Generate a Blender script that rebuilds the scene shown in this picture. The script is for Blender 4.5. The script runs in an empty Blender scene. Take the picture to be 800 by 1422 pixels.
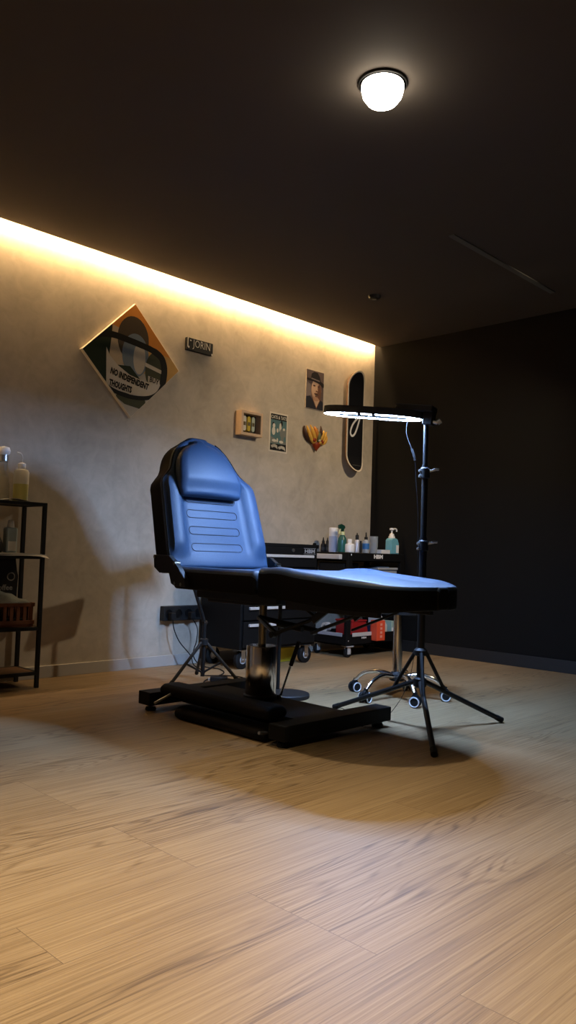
import bpy, bmesh, math, random
from mathutils import Vector, Matrix
random.seed(7)
SC = bpy.context.scene
COL = SC.collection
PI = math.pi
H = 2.5            # ceiling height
YF = 5.148         # far wall
GAP = 0.058        # light slot beside the plaster wall

# ------------------------------------------------------------------ materials
def new_mat(name):
    m = bpy.data.materials.new(name); m.use_nodes = True
    nt = m.node_tree
    return m, nt, nt.nodes['Principled BSDF']

def mk(name, col, rough=0.5, metal=0.0, var=0.06, scale=30, bump=0.0, spec=0.5, emit=None, estr=0.0, trans=0.0, coat=0.0):
    m, nt, b = new_mat(name)
    N, L = nt.nodes, nt.links
    tc = N.new('ShaderNodeTexCoord')
    ns = N.new('ShaderNodeTexNoise'); ns.inputs['Scale'].default_value = scale; ns.inputs['Detail'].default_value = 4
    L.new(tc.outputs['Object'], ns.inputs['Vector'])
    mx = N.new('ShaderNodeMix'); mx.data_type = 'RGBA'
    c = Vector(col[:3])
    lo = [max(0, v * (1 - var)) for v in c]; hi = [min(1, v * (1 + var)) for v in c]
    mx.inputs[6].default_value = (*lo, 1); mx.inputs[7].default_value = (*hi, 1)
    L.new(ns.outputs['Fac'], mx.inputs[0])
    L.new(mx.outputs[2], b.inputs['Base Color'])
    b.inputs['Roughness'].default_value = rough
    b.inputs['Metallic'].default_value = metal
    b.inputs['Specular IOR Level'].default_value = spec
    b.inputs['Transmission Weight'].default_value = trans
    b.inputs['Coat Weight'].default_value = coat
    if bump:
        bp = N.new('ShaderNodeBump'); bp.inputs['Strength'].default_value = bump; bp.inputs['Distance'].default_value = 0.002
        L.new(ns.outputs['Fac'], bp.inputs['Height']); L.new(bp.outputs['Normal'], b.inputs['Normal'])
    if emit:
        b.inputs['Emission Color'].default_value = (*emit, 1); b.inputs['Emission Strength'].default_value = estr
    return m

def plaster():
    m, nt, b = new_mat('limewash_plaster')
    N, L = nt.nodes, nt.links
    tc = N.new('ShaderNodeTexCoord')
    n1 = N.new('ShaderNodeTexNoise'); n1.inputs['Scale'].default_value = 2.2; n1.inputs['Detail'].default_value = 7; n1.inputs['Roughness'].default_value = 0.62; n1.inputs['Distortion'].default_value = 0.5
    n2 = N.new('ShaderNodeTexNoise'); n2.inputs['Scale'].default_value = 11; n2.inputs['Detail'].default_value = 6; n2.inputs['Distortion'].default_value = 1.2
    L.new(tc.outputs['Object'], n1.inputs['Vector']); L.new(tc.outputs['Object'], n2.inputs['Vector'])
    ad = N.new('ShaderNodeMath'); ad.operation = 'MULTIPLY_ADD'; ad.inputs[1].default_value = 0.45
    L.new(n2.outputs['Fac'], ad.inputs[0]); L.new(n1.outputs['Fac'], ad.inputs[2])
    cr = N.new('ShaderNodeValToRGB')
    cr.color_ramp.elements[0].position = 0.50; cr.color_ramp.elements[0].color = (0.375, 0.325, 0.255, 1)
    cr.color_ramp.elements[1].position = 0.92; cr.color_ramp.elements[1].color = (0.540, 0.470, 0.370, 1)
    L.new(ad.outputs[0], cr.inputs[0]); L.new(cr.outputs[0], b.inputs['Base Color'])
    b.inputs['Roughness'].default_value = 0.75; b.inputs['Specular IOR Level'].default_value = 0.25
    bp = N.new('ShaderNodeBump'); bp.inputs['Strength'].default_value = 0.25; bp.inputs['Distance'].default_value = 0.004
    L.new(ad.outputs[0], bp.inputs['Height']); L.new(bp.outputs['Normal'], b.inputs['Normal'])
    return m

def oak():
    m, nt, b = new_mat('oak_vinyl_planks')
    N, L = nt.nodes, nt.links
    def math_(op, a=None, bb=None, c=None):
        n = N.new('ShaderNodeMath'); n.operation = op
        for i, v in enumerate((a, bb, c)):
            if v is None: continue
            if isinstance(v, (int, float)): n.inputs[i].default_value = v
            else: L.new(v, n.inputs[i])
        return n.outputs[0]
    tc = N.new('ShaderNodeTexCoord')
    sp = N.new('ShaderNodeSeparateXYZ'); L.new(tc.outputs['Object'], sp.inputs[0])
    cb = N.new('ShaderNodeCombineXYZ')
    L.new(sp.outputs['Y'], cb.inputs['X']); L.new(math_('ADD', sp.outputs['X'], 0.07), cb.inputs['Y'])
    br = N.new('ShaderNodeTexBrick')
    br.inputs['Color1'].default_value = (0, 0, 0, 1); br.inputs['Color2'].default_value = (1, 1, 1, 1)
    br.inputs['Mortar'].default_value = (0.5, 0.5, 0.5, 1)
    br.inputs['Scale'].default_value = 1; br.inputs['Mortar Size'].default_value = 0.0011; br.inputs['Mortar Smooth'].default_value = 0.3
    br.inputs['Brick Width'].default_value = 1.22; br.inputs['Row Height'].default_value = 0.18
    br.offset = 0.37; br.offset_frequency = 3; br.squash_frequency = 1; br.squash = 1
    L.new(cb.outputs[0], br.inputs['Vector'])
    bw = N.new('ShaderNodeRGBToBW'); L.new(br.outputs['Color'], bw.inputs[0])
    rnd = bw.outputs[0]
    # grain space: long along the plank, shifted plank by plank
    gx = math_('ADD', math_('MULTIPLY', sp.outputs['Y'], 1.0), math_('MULTIPLY', rnd, 37.0))
    g = N.new('ShaderNodeCombineXYZ'); L.new(gx, g.inputs['X']); L.new(sp.outputs['X'], g.inputs['Y']); L.new(math_('MULTIPLY', rnd, 11.0), g.inputs['Z'])
    mp = N.new('ShaderNodeMapping'); mp.inputs['Scale'].default_value = (2.6, 190, 1); L.new(g.outputs[0], mp.inputs[0])
    fine = N.new('ShaderNodeTexNoise'); fine.inputs['Scale'].default_value = 1; fine.inputs['Detail'].default_value = 6; fine.inputs['Roughness'].default_value = 0.65
    L.new(mp.outputs[0], fine.inputs['Vector'])
    mp2 = N.new('ShaderNodeMapping'); mp2.inputs['Scale'].default_value = (0.75, 6.5, 1); L.new(g.outputs[0], mp2.inputs[0])
    big = N.new('ShaderNodeTexNoise'); big.inputs['Scale'].default_value = 1; big.inputs['Detail'].default_value = 2.2
    L.new(mp2.outputs[0], big.inputs['Vector'])
    rings = math_('SINE', math_('MULTIPLY', big.outputs['Fac'], 150.0))
    rings = math_('POWER', math_('MULTIPLY_ADD', rings, 0.5, 0.5), 3.5)
    mp3 = N.new('ShaderNodeMapping'); mp3.inputs['Scale'].default_value = (0.9, 4.5, 1); mp3.inputs['Location'].default_value = (5, 3, 2); L.new(g.outputs[0], mp3.inputs[0])
    mask = N.new('ShaderNodeTexNoise'); mask.inputs['Scale'].default_value = 1; L.new(mp3.outputs[0], mask.inputs['Vector'])
    mk_ = N.new('ShaderNodeMapRange'); mk_.inputs['From Min'].default_value = 0.50; mk_.inputs['From Max'].default_value = 0.60
    L.new(mask.outputs['Fac'], mk_.inputs['Value'])
    rings = math_('MULTIPLY', rings, mk_.outputs[0])
    tone = math_('ADD', math_('MULTIPLY', fine.outputs['Fac'], 0.90), math_('MULTIPLY', rings, -0.20))
    tone = math_('ADD', tone, math_('MULTIPLY', math_('ADD', rnd, -0.5), 0.10))
    cr = N.new('ShaderNodeValToRGB')
    e = cr.color_ramp.elements
    e[0].position = 0.12; e[0].color = (0.085, 0.050, 0.020, 1)
    e[1].position = 0.64; e[1].color = (0.342, 0.246, 0.136, 1)
    k = e.new(0.38); k.color = (0.228, 0.152, 0.076, 1)
    L.new(tone, cr.inputs[0])
    mxx = N.new('ShaderNodeMix'); mxx.data_type = 'RGBA'; mxx.inputs[7].default_value = (0.10, 0.062, 0.035, 1)
    L.new(math_('MULTIPLY', br.outputs['Fac'], 0.7), mxx.inputs[0]); L.new(cr.outputs[0], mxx.inputs[6])
    L.new(mxx.outputs[2], b.inputs['Base Color'])
    b.inputs['Roughness'].default_value = 0.5; b.inputs['Specular IOR Level'].default_value = 0.35
    bp = N.new('ShaderNodeBump'); bp.inputs['Strength'].default_value = 0.25; bp.inputs['Distance'].default_value = 0.001
    L.new(math_('SUBTRACT', fine.outputs['Fac'], br.outputs['Fac']), bp.inputs['Height']); L.new(bp.outputs['Normal'], b.inputs['Normal'])
    return m

M = dict(
    plaster=plaster(), oak=oak(),
    ceiling=mk('dark_ceiling_paint', (0.082, 0.068, 0.056), 0.85, spec=0.2, var=0.05, scale=3),
    darkwall=mk('black_wall_paint', (0.0085, 0.0080, 0.0072), 0.85, spec=0.1, var=0.08, scale=3),
    skirt=mk('plaster_coloured_skirting', (0.42, 0.39, 0.34), 0.6, var=0.04),
    skirtblack=mk('black_skirting', (0.012, 0.012, 0.012), 0.55),
    slot=mk('slot_interior', (0.5, 0.45, 0.38), 0.8),
    led_warm=mk('warm_led', (1, 0.8, 0.5), 0.5, emit=(1.0, 0.66, 0.32), estr=265),
    led_cool=mk('cool_led', (0.9, 0.95, 1), 0.5, emit=(0.34, 0.55, 1.0), estr=780),
    bulb=mk('lamp_lens', (1, 1, 1), 0.4, emit=(1.0, 0.88, 0.70), estr=22),
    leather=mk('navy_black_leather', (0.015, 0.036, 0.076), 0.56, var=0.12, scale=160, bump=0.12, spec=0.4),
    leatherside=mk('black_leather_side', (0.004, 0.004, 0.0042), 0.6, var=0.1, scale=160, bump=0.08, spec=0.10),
    stitch=mk('stitching_thread', (0.004, 0.006, 0.012), 0.7),
    black=mk('black_metal', (0.008, 0.008, 0.008), 0.45, spec=0.35),
    basemat=mk('black_powder_coat', (0.005, 0.005, 0.005), 0.6, spec=0.15),
    blackmatte=mk('black_plastic', (0.010, 0.010, 0.010), 0.55, spec=0.3),
    rubber=mk('black_rubber', (0.008, 0.008, 0.008), 0.7, spec=0.2),
    chrome=mk('chrome', (0.85, 0.82, 0.77), 0.16, 1.0, var=0.02),
    steel=mk('brushed_steel', (0.55, 0.55, 0.54), 0.35, 1.0, var=0.04),
    bronze=mk('oiled_steel_rod', (0.20, 0.17, 0.12), 0.25, 1.0),
    whiteplastic=mk('white_plastic', (0.72, 0.71, 0.68), 0.45),
    greyplastic=mk('grey_plastic', (0.36, 0.37, 0.38), 0.4),
    handle=mk('pale_metal_pull', (0.62, 0.60, 0.56), 0.45, 0.2),
    white=mk('white_paint', (0.8, 0.78, 0.74), 0.5),
    paper=mk('paper', (0.62, 0.59, 0.53), 0.8),
    greenbottle=mk('dark_green_plastic', (0.008, 0.085, 0.065), 0.35),
    greentrigger=mk('green_trigger_plastic', (0.006, 0.045, 0.028), 0.4),
    yellow=mk('yellow_plastic', (0.85, 0.60, 0.03), 0.45),
    lime=mk('pale_yellow_collar', (0.66, 0.66, 0.30), 0.45),
    bluegrey=mk('pale_blue_wrap', (0.40, 0.45, 0.58), 0.5),
    teal=mk('teal_gel_bottle', (0.16, 0.42, 0.50), 0.25),
    bluelabel=mk('blue_label', (0.03, 0.14, 0.36), 0.5),
    clear=mk('clear_plastic', (0.62, 0.66, 0.68), 0.15, trans=0.55),
    glass=mk('clear_glass', (0.8, 0.8, 0.75), 0.05, trans=0.9),
    liquid=mk('yellow_green_liquid', (0.55, 0.52, 0.16), 0.3, trans=0.15),
    milky=mk('milky_plastic', (0.70, 0.68, 0.60), 0.4, trans=0.25),
    red=mk('red_plastic', (0.30, 0.012, 0.012), 0.4),
    orange=mk('orange_red_carton', (0.78, 0.085, 0.028), 0.5),
    greencarton=mk('pale_green_carton', (0.36, 0.50, 0.42), 0.5),
    darkblue=mk('dark_blue_plastic', (0.012, 0.02, 0.05), 0.5),
    wood=mk('pale_wood', (0.58, 0.40, 0.25), 0.55, var=0.15, scale=25),
    darkwood=mk('red_brown_wood', (0.20, 0.065, 0.022), 0.55, var=0.2, scale=25),
    shelfwood=mk('brown_shelf_board', (0.17, 0.085, 0.035), 0.6, var=0.2, scale=20),
    cloth=mk('grey_green_cloth', (0.36, 0.37, 0.31), 0.9, var=0.45, scale=220, bump=0.5),
    bag=mk('black_foil_bag', (0.012, 0.011, 0.010), 0.4, spec=0.4),
    deckrim=mk('deck_edge_wood', (0.66, 0.58, 0.46), 0.5),
    deckside=mk('deck_maple_side', (0.22, 0.10, 0.045), 0.5),
    deck=mk('black_deck_print', (0.007, 0.007, 0.009), 0.5, spec=0.25),
    wheelrim=mk('pale_caster_rim', (0.62, 0.62, 0.62), 0.4),
    navyseat=mk('dark_navy_vinyl', (0.010, 0.020, 0.045), 0.45),
    socket=mk('black_socket_face', (0.004, 0.004, 0.004), 0.3),
    trackgrey=mk('grey_track_profile', (0.115, 0.112, 0.100), 0.6),
)
def C_(name, col, rough=0.6, **k):
    k.setdefault('spec', 0.15)
    if name not in M: M[name] = mk(name, col, rough, **k)
    return M[name]

# ------------------------------------------------------------------ mesh helpers
def newbm(): return bmesh.new()

def setmat(faces, i):
    for f in faces: f.material_index = i

def box(bm, x0, x1, y0, y1, z0, z1, bev=0.0, seg=2, mi=0, mat=None):
    vs = [bm.verts.new((x, y, z)) for x in (x0, x1) for y in (y0, y1) for z in (z0, z1)]
    idx = [(0, 1, 3, 2), (4, 6, 7, 5), (0, 4, 5, 1), (2, 3, 7, 6), (0, 2, 6, 4), (1, 5, 7, 3)]
    fs = [bm.faces.new([vs[i] for i in q]) for q in idx]
    if mat is not None:
        for v in vs: v.co = mat @ v.co
    setmat(fs, mi)
    if bev > 0:
        es = list({e for f in fs for e in f.edges})
        r = bmesh.ops.bevel(bm, geom=es, offset=bev, segments=seg, profile=0.5, affect='EDGES', material=mi)
        setmat(r['faces'], mi)

def frames(pts):
    T = []
    n = len(pts)
    for i in range(n):
        a = pts[max(i - 1, 0)]; b = pts[min(i + 1, n - 1)]
        T.append((b - a).normalized())
    ref = Vector((0, 0, 1)) if abs(T[0].z) < 0.9 else Vector((1, 0, 0))
    u = T[0].cross(ref).normalized(); out = []
    for t in T:
        u = (u - t * u.dot(t)).normalized()
        out.append((u, t.cross(u)))
    return out

def tube(bm, pts, r, seg=10, mi=0, closed=False, caps=True, flat=1.0):
    pts = [Vector(p) for p in pts]
    n = len(pts)
    rs = r if isinstance(r, (list, tuple)) else [r] * n
    fr = frames(pts)
    if closed:
        fr[0] = fr[0]
    rings = []
    for p, (u, v), rr in zip(pts, fr, rs):
        rings.append([bm.verts.new(p + (u * math.cos(2 * PI * k / seg) + v * math.sin(2 * PI * k / seg) * flat) * rr) for k in range(seg)])
    fs = []
    m = n if closed else n - 1
    for i in range(m):
        A, B = rings[i], rings[(i + 1) % n]
        if closed and i == n - 1:
            # align the seam
            best = min(range(seg), key=lambda s: (A[0].co - B[s].co).length)
            B = B[best:] + B[:best]
            if (A[1].co - B[1].co).length > (A[1].co - B[-1].co).length: B = [B[0]] + B[:0:-1]
        for k in range(seg):
            fs.append(bm.faces.new((A[k], A[(k + 1) % seg], B[(k + 1) % seg], B[k])))
    if caps and not closed:
        fs.append(bm.faces.new(rings[0][::-1])); fs.append(bm.faces.new(rings[-1]))
    for f in fs: f.smooth = True
    setmat(fs, mi)

def lathe(bm, prof, c=(0, 0, 0), seg=24, mi=0, axis='z', squash=(1, 1)):
    """prof = [(radius, height)...] bottom to top, with closed ends where radius is 0"""
    c = Vector(c)
    rings = []
    for r, z in prof:
        ring = []
        if r < 1e-6:
            ring = [None]
            p = (0, 0, z)
        for k in range(seg if r >= 1e-6 else 1):
            a = 2 * PI * k / seg
            x, y = r * math.cos(a) * squash[0], r * math.sin(a) * squash[1]
            v = Vector((x, y, z))
            if axis == 'x': v = Vector((v.z, v.x, v.y))
            elif axis == 'y': v = Vector((v.x, v.z, v.y))
            ring_v = bm.verts.new(c + v)
            if r < 1e-6: ring = [ring_v]
            else: ring.append(ring_v)
        rings.append(ring)
    fs = []
    for A, B in zip(rings, rings[1:]):
        for k in range(seg):
            a0, a1 = A[k % len(A)], A[(k + 1) % len(A)]
            b0, b1 = B[k % len(B)], B[(k + 1) % len(B)]
            vs = []
            for v in (a0, a1, b1, b0):
                if v not in vs: vs.append(v)
            if len(vs) >= 3: fs.append(bm.faces.new(vs))
    if len(rings[0]) > 1: fs.append(bm.faces.new(rings[0][::-1]))
    if len(rings[-1]) > 1: fs.append(bm.faces.new(rings[-1]))
    for f in fs: f.smooth = True
    setmat(fs, mi)
    return fs

def prism(bm, poly, fn, d0, d1, mi=0, bev=0.0):
    """poly of 2D points; fn(u, v, d) -> 3D"""
    A = [bm.verts.new(fn(u, v, d0)) for u, v in poly]
    B = [bm.verts.new(fn(u, v, d1)) for u, v in poly]
    fs = [bm.faces.new(A[::-1]), bm.faces.new(B)]
    n = len(poly)
    for i in range(n):
        fs.append(bm.faces.new((A[i], A[(i + 1) % n], B[(i + 1) % n], B[i])))
    setmat(fs, mi)
    if bev:
        es = list({e for f in fs[:2] for e in f.edges})
        r = bmesh.ops.bevel(bm, geom=es, offset=bev, segments=2, profile=0.5, affect='EDGES', material=mi)
        setmat(r['faces'], mi)

def worldloc(o):
    v = Vector((0, 0, 0))
    while o is not None:
        v += o.location; o = o.parent
    return v

def obj(name, bm, mats, parent=None, loc=None, smooth=False, autosmooth=35, label=None):
    """one mesh object; bm is in world coordinates"""
    if not isinstance(mats, (list, tuple)): mats = [mats]
    bmesh.ops.recalc_face_normals(bm, faces=bm.faces[:])
    off = worldloc(parent) if parent is not None else Vector(loc or (0, 0, 0))
    bmesh.ops.translate(bm, verts=bm.verts[:], vec=-off)
    me = bpy.data.meshes.new(name)
    bm.to_mesh(me); bm.free()
    for m in mats: me.materials.append(m)
    if smooth:
        for p in me.polygons: p.use_smooth = True
    o = bpy.data.objects.new(name, me); COL.objects.link(o)
    if parent is not None: o.parent = parent
    else: o.location = off
    if any(p.use_smooth for p in me.polygons) and autosmooth:
        me.set_sharp_from_angle(angle=math.radians(autosmooth))
    if label: o['label'] = label
    return o

def thing(name, label, cat, loc, group=None):
    o = bpy.data.objects.new(name, None); COL.objects.link(o)
    o.location = loc; o.empty_display_size = 0.1
    tag(o, label, cat, group)
    return o

def tag(o, label, cat, group=None):
    o['label'] = label; o['category'] = cat
    if group: o['group'] = group
    return o

def struct(name, bm, mats, smooth=False):
    o = obj(name, bm, mats, smooth=smooth); o['kind'] = 'structure'
    return o

def dup(root, loc, label, group=None):
    r = root.copy(); COL.objects.link(r); r.location = loc; r['label'] = label
    if group: r['group'] = group
    for ch in list(root.children):
        c = ch.copy(); COL.objects.link(c); c.parent = r
        for g in list(ch.children):
            d = g.copy(); COL.objects.link(d); d.parent = c
    return r

_textcache = {}
def text_polys(s, size, bold=0.0):
    """triangles of a text, centred, as (verts2d, faces)"""
    cu = bpy.data.curves.new('txt', 'FONT'); cu.body = s; cu.size = size; cu.align_x = 'CENTER'; cu.align_y = 'CENTER'
    cu.offset = bold; cu.resolution_u = 2
    o = bpy.data.objects.new('txt', cu); COL.objects.link(o)
    dg = bpy.context.evaluated_depsgraph_get(); dg.update()
    me = bpy.data.meshes.new_from_object(o.evaluated_get(dg))
    v = [(p.co.x, p.co.y) for p in me.vertices]; f = [list(p.vertices) for p in me.polygons]
    bpy.data.objects.remove(o); bpy.data.curves.remove(cu); bpy.data.meshes.remove(me)
    if v:
        cx = (min(a for a, _ in v) + max(a for a, _ in v)) / 2; cy = (min(b for _, b in v) + max(b for _, b in v)) / 2
        v = [(a - cx, b - cy) for a, b in v]
    return v, f

def add_text(bm, s, size, fn, mi=0, bold=0.0, sx=1.0, warp=None):
    v, f = text_polys(s, size, bold)
    vs = []
    for a, b in v:
        a *= sx
        if warp: a, b = warp(a, b)
        vs.append(bm.verts.new(fn(a, b)))
    for q in f:
        try:
            fc = bm.faces.new([vs[i] for i in q]); fc.material_index = mi
        except ValueError: pass

def text_w(s, size, bold=0.0):
    v, _ = text_polys(s, size, bold)
    return max(a for a, _ in v) - min(a for a, _ in v)

# rounded cushion: cross-sections (rounded slabs) lofted along an axis
def slab_loop(w, tf, tb, r, contour, nf=28, nc=5):
    """closed loop in (s, t): front at tf + contour, back at tb; half width w"""
    r = min(r, w * 0.7, (tf - tb) * 0.48)
    P = []
    for k in range(nf + 1):                       # front, left to right
        s = -(w - r) + 2 * (w - r) * k / nf
        P.append((s, tf + contour(s / max(w, 1e-6)), 0))
    for k in range(1, nc):                        # right front corner
        a = PI / 2 - PI / 2 * k / nc
        P.append((w - r + r * math.cos(a), tf - r + r * math.sin(a) + contour(1) * math.sin(a), 0))
    P.append((w, tf - r, 1)); P.append((w, tb + r, 1))
    for k in range(1, nc):
        a = -PI / 2 * k / nc
        P.append((w - r + r * math.cos(a), tb + r + r * math.sin(a), 1))
    for k in range(5):
        P.append(((w - r) * (1 - 2 * k / 4), tb, 1))
    for k in range(1, nc):
        a = -PI / 2 - PI / 2 * k / nc
        P.append((-(w - r) + r * math.cos(a), tb + r + r * math.sin(a), 1))
    P.append((-w, tb + r, 1)); P.append((-w, tf - r, 1))
    for k in range(1, nc):
        a = PI - PI / 2 * k / nc
        P.append((-(w - r) + r * math.cos(a), tf - r + r * math.sin(a) + contour(-1) * math.sin(a), 0))
    return P

def loft(bm, rows, place, mis=(0, 1)):
    """rows: (l, w, tf, tb, r, contour)"""
    rings = []; mat = None
    for l, w, tf, tb, r, con in rows:
        L = slab_loop(w, tf, tb, r, con)
        mat = [p[2] for p in L]
        rings.append([bm.verts.new(place(p[0], l, p[1])) for p in L])
    n = len(rings[0])
    for A, B in zip(rings, rings[1:]):
        for k in range(n):
            k2 = (k + 1) % n
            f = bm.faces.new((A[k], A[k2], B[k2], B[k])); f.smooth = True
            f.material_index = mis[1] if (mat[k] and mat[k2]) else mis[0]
    for R, rev in ((rings[0], True), (rings[-1], False)):
        f = bm.faces.new(R[::-1] if rev else R); f.smooth = True; f.material_index = mis[1]

def endrows(rows, r=0.02, k=4):
    """round both ends of a row list"""
    def shrink(row, d, back):
        l, w, tf, tb, rr, con = row
        return (l, w - d, tf - d, tb + d, rr, (lambda s, c=con, q=max(0, 1 - d / r): c(s) * q))
    out = []
    l0 = rows[0]; l1 = rows[-1]
    for i in range(k, 0, -1):
        a = PI / 2 * i / k
        q = shrink(l0, r * (1 - math.cos(a)) , 0); out.append((l0[0] - r * math.sin(a),) + q[1:])
    out += rows
    for i in range(1, k + 1):
        a = PI / 2 * i / k
        q = shrink(l1, r * (1 - math.cos(a)), 0); out.append((l1[0] + r * math.sin(a),) + q[1:])
    return out

def lerp_table(tab, x):
    for (x0, y0), (x1, y1) in zip(tab, tab[1:]):
        if x <= x1:
            t = 0 if x1 == x0 else (x - x0) / (x1 - x0)
            t = max(0, min(1, t))
            return y0 + (y1 - y0) * t
    return tab[-1][1]

def sstep(a, b, x):
    t = max(0, min(1, (x - a) / (b - a))); return t * t * (3 - 2 * t)

def arc_pts(fn, a0, a1, n): return [fn(a0 + (a1 - a0) * i / n) for i in range(n + 1)]

# ------------------------------------------------------------------ the room
X1, Y0 = 5.7, -1.7
bm = newbm(); box(bm, -0.1, X1, Y0, YF + 0.1, -0.08, 0.0); struct('floor', bm, M['oak'])
bm = newbm(); box(bm, -0.12, 0.0, Y0, YF, 0.0, 2.66); struct('wall_left', bm, M['plaster'])
bm = newbm(); box(bm, -0.12, X1, YF, YF + 0.12, 0.0, 2.66); struct('wall_far', bm, M['darkwall'])
bm = newbm(); box(bm, X1, X1 + 0.12, Y0, YF + 0.12, 0.0, 2.66); struct('wall_right', bm, M['darkwall'])
bm = newbm(); box(bm, -0.12, X1 + 0.12, Y0 - 0.12, Y0, 0.0, 2.66); struct('wall_rear', bm, M['plaster'])
bm = newbm()
box(bm, GAP, X1, Y0, YF, H, H + 0.05)                       # suspended slab, stops short of the plaster wall
box(bm, -0.12, X1, Y0, YF + 0.12, H + 0.16, H + 0.2)       # slot roof
struct('ceiling', bm, M['ceiling'])
bm = newbm(); box(bm, 0, 0.012, Y0, YF, 0.0, 0.068, 0.002); struct('baseboard_left', bm, M['skirt'])
bm = newbm(); box(bm, 0.012, X1, YF - 0.012, YF, 0.0, 0.085, 0.002); struct('baseboard_far', bm, M['skirtblack'])
# recessed track profile in the ceiling
bm = newbm(); box(bm, 1.757, 1.793, 3.55, 4.75, H - 0.006, H + 0.003, 0.001); struct('trim_1', bm, M['trackgrey'])

# warm strip in the slot
bm = newbm()
for k in range(12):
    y0 = Y0 + 0.02 + (YF - Y0 - 0.04) * k / 12; y1 = Y0 + 0.02 + (YF - Y0 - 0.04) * (k + 1) / 12
    box(bm, -.006, .006, y0, y1, -.001, .001, mat=Matrix.Translation((0.0495, 0, H + 0.022)) @ Matrix.Rotation(math.radians(45), 4, 'Y'))
tag(obj('led_strip', bm, M['led_warm']), 'warm glowing LED strip in the slot above the plaster wall', 'light strip')

# ceiling spotlight
S1 = Vector((2.335, 2.215, H))
t = thing('ceiling_spotlight', 'blazing white round ceiling spotlight above the tattoo chair', 'ceiling light', S1)
bm = newbm(); lathe(bm, [(0.086, -0.010), (0.090, -0.008), (0.092, 0.0), (0.0, 0.0)], S1, 40)
lathe(bm, [(0.078, -0.010), (0.086, -0.010)], S1, 40); obj('trim_ring', bm, M['blackmatte'], t)
bm = newbm(); lathe(bm, [(0.0, -0.092), (0.030, -0.088), (0.055, -0.075), (0.072, -0.052), (0.078, -0.028), (0.078, -0.002)], S1, 40)
obj('lens', bm, M['bulb'], t)
# small dark recessed fitting
c = Vector((0.828, 4.084, H))
t = thing('smoke_detector', 'small dark round fitting on the ceiling near the far corner', 'detector', c)
bm = newbm(); lathe(bm, [(0.026, -0.024), (0.036, -0.020), (0.042, -0.008), (0.044, 0.0)], c, 24); obj('body', bm, M['blackmatte'], t)
bm = newbm(); lathe(bm, [(0.0, -0.029), (0.014, -0.028), (0.016, -0.023)], c, 20); obj('sensor', bm, M['trackgrey'], t)

# ------------------------------------------------------------------ things on the plaster wall
def W(x):      # wall coordinates (y, z) -> world at distance x from the wall
    return lambda u, v, d=0.0: Vector((x + d, u, v))

def art(bm, poly, x, mi):
    f = bm.faces.new([bm.verts.new((x, u, v)) for u, v in poly]); f.material_index = mi
    return f

def ell(cu, cv, a, b, n=24, a0=0, a1=2 * PI): return [(cu + a * math.cos(a0 + (a1 - a0) * k / n), cv + b * math.sin(a0 + (a1 - a0) * k / n)) for k in range(n + (0 if abs(a1 - a0 - 2 * PI) < 1e-6 else 1))]

def ribbon(bm, pts, w, x, mi):
    P = [Vector((a, b)) for a, b in pts]; n = len(P)
    Lf, Rt = [], []
    for i in range(n):
        d = (P[min(i + 1, n - 1)] - P[max(i - 1, 0)]).normalized(); nn = Vector((-d.y, d.x))
        ww = w[i] if isinstance(w, (list, tuple)) else w
        Lf.append(bm.verts.new((x, *(P[i] + nn * ww / 2)))); Rt.append(bm.verts.new((x, *(P[i] - nn * ww / 2))))
    for i in range(n - 1):
        f = bm.faces.new((Lf[i], Lf[i + 1], Rt[i + 1], Rt[i])); f.material_index = mi

# diamond canvas
DC = Vector((0.0, 2.725, 1.908)); hd = 0.357
t = thing('canvas_painting', 'diamond-hung square canvas painting with slogan banner on the plaster wall', 'painting', DC)
bm = newbm()
prism(bm, [(DC.y - hd, DC.z), (DC.y, DC.z - hd), (DC.y + hd, DC.z), (DC.y, DC.z + hd)], W(0), 0.0, 0.026, bev=0.002)
obj('canvas', bm, C_('canvas_cloth', (0.72, 0.64, 0.52), 0.7), t)
bm = newbm()
pm = [C_('art_orange', (0.62, 0.24, 0.04)), C_('art_sand', (0.52, 0.42, 0.29)), C_('art_black', (0.010, 0.010, 0.010)), C_('art_darkgreen', (0.018, 0.030, 0.018)),
      C_('art_olive', (0.062, 0.066, 0.036)), C_('art_greyblue', (0.17, 0.215, 0.26)), C_('art_banner', (0.58, 0.52, 0.43)), C_('art_brown', (0.075, 0.055, 0.035)), C_('art_grey', (0.50, 0.45, 0.37)), C_('art_amber', (0.55, 0.32, 0.10))]
cy, cz = DC.y, DC.z
def D(u, v): return (cy + u, cz + v)      # offsets in metres within the canvas
def diamond_clip(poly, h=hd - 0.004):
    """clip a polygon to the diamond |u|+|v|<=h"""
    out = [Vector((a - cy, b - cz)) for a, b in poly]
    for sx in (1, -1):
        for sz in (1, -1):
            res = []
            for i in range(len(out)):
                p, q = out[i], out[(i + 1) % len(out)]
                dp, dq = h - (sx * p.x + sz * p.y), h - (sx * q.x + sz * q.y)
                if dp >= 0: res.append(p)
                if (dp >= 0) != (dq >= 0): res.append(p + (q - p) * (dp / (dp - dq)))
            out = res
            if len(out) < 3: return []
    return [(p.x + cy, p.y + cz) for p in out]
layer = [0]
def paint(poly, mi):
    layer[0] += 1
    p = diamond_clip(poly)
    if len(p) >= 3: art(bm, p, 0.0263 + 0.00012 * layer[0], mi)
paint([D(-.36, -.36), D(.36, -.36), D(.36, .36), D(-.36, .36)], 8)
paint([D(-.36, .02), D(.36, -.12), D(.36, .36), D(-.36, .36)], 9)
paint([D(-.36, .14), D(.36, .06), D(.36, .36), D(-.36, .36)], 0)
paint([D(-.36, -.4), D(-.16, -.22), D(-.16, .30), D(-.36, .30)], 3)          # dark green mass on the left
paint([D(-.155, .19), D(-.06, .17), D(-.07, -.03), D(-.125, -.06), D(-.175, -.03)], 1)   # sand panel
paint(ell(cy - .005, cz + .13, .115, .145, 28), 7)                              # brown dome
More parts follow.
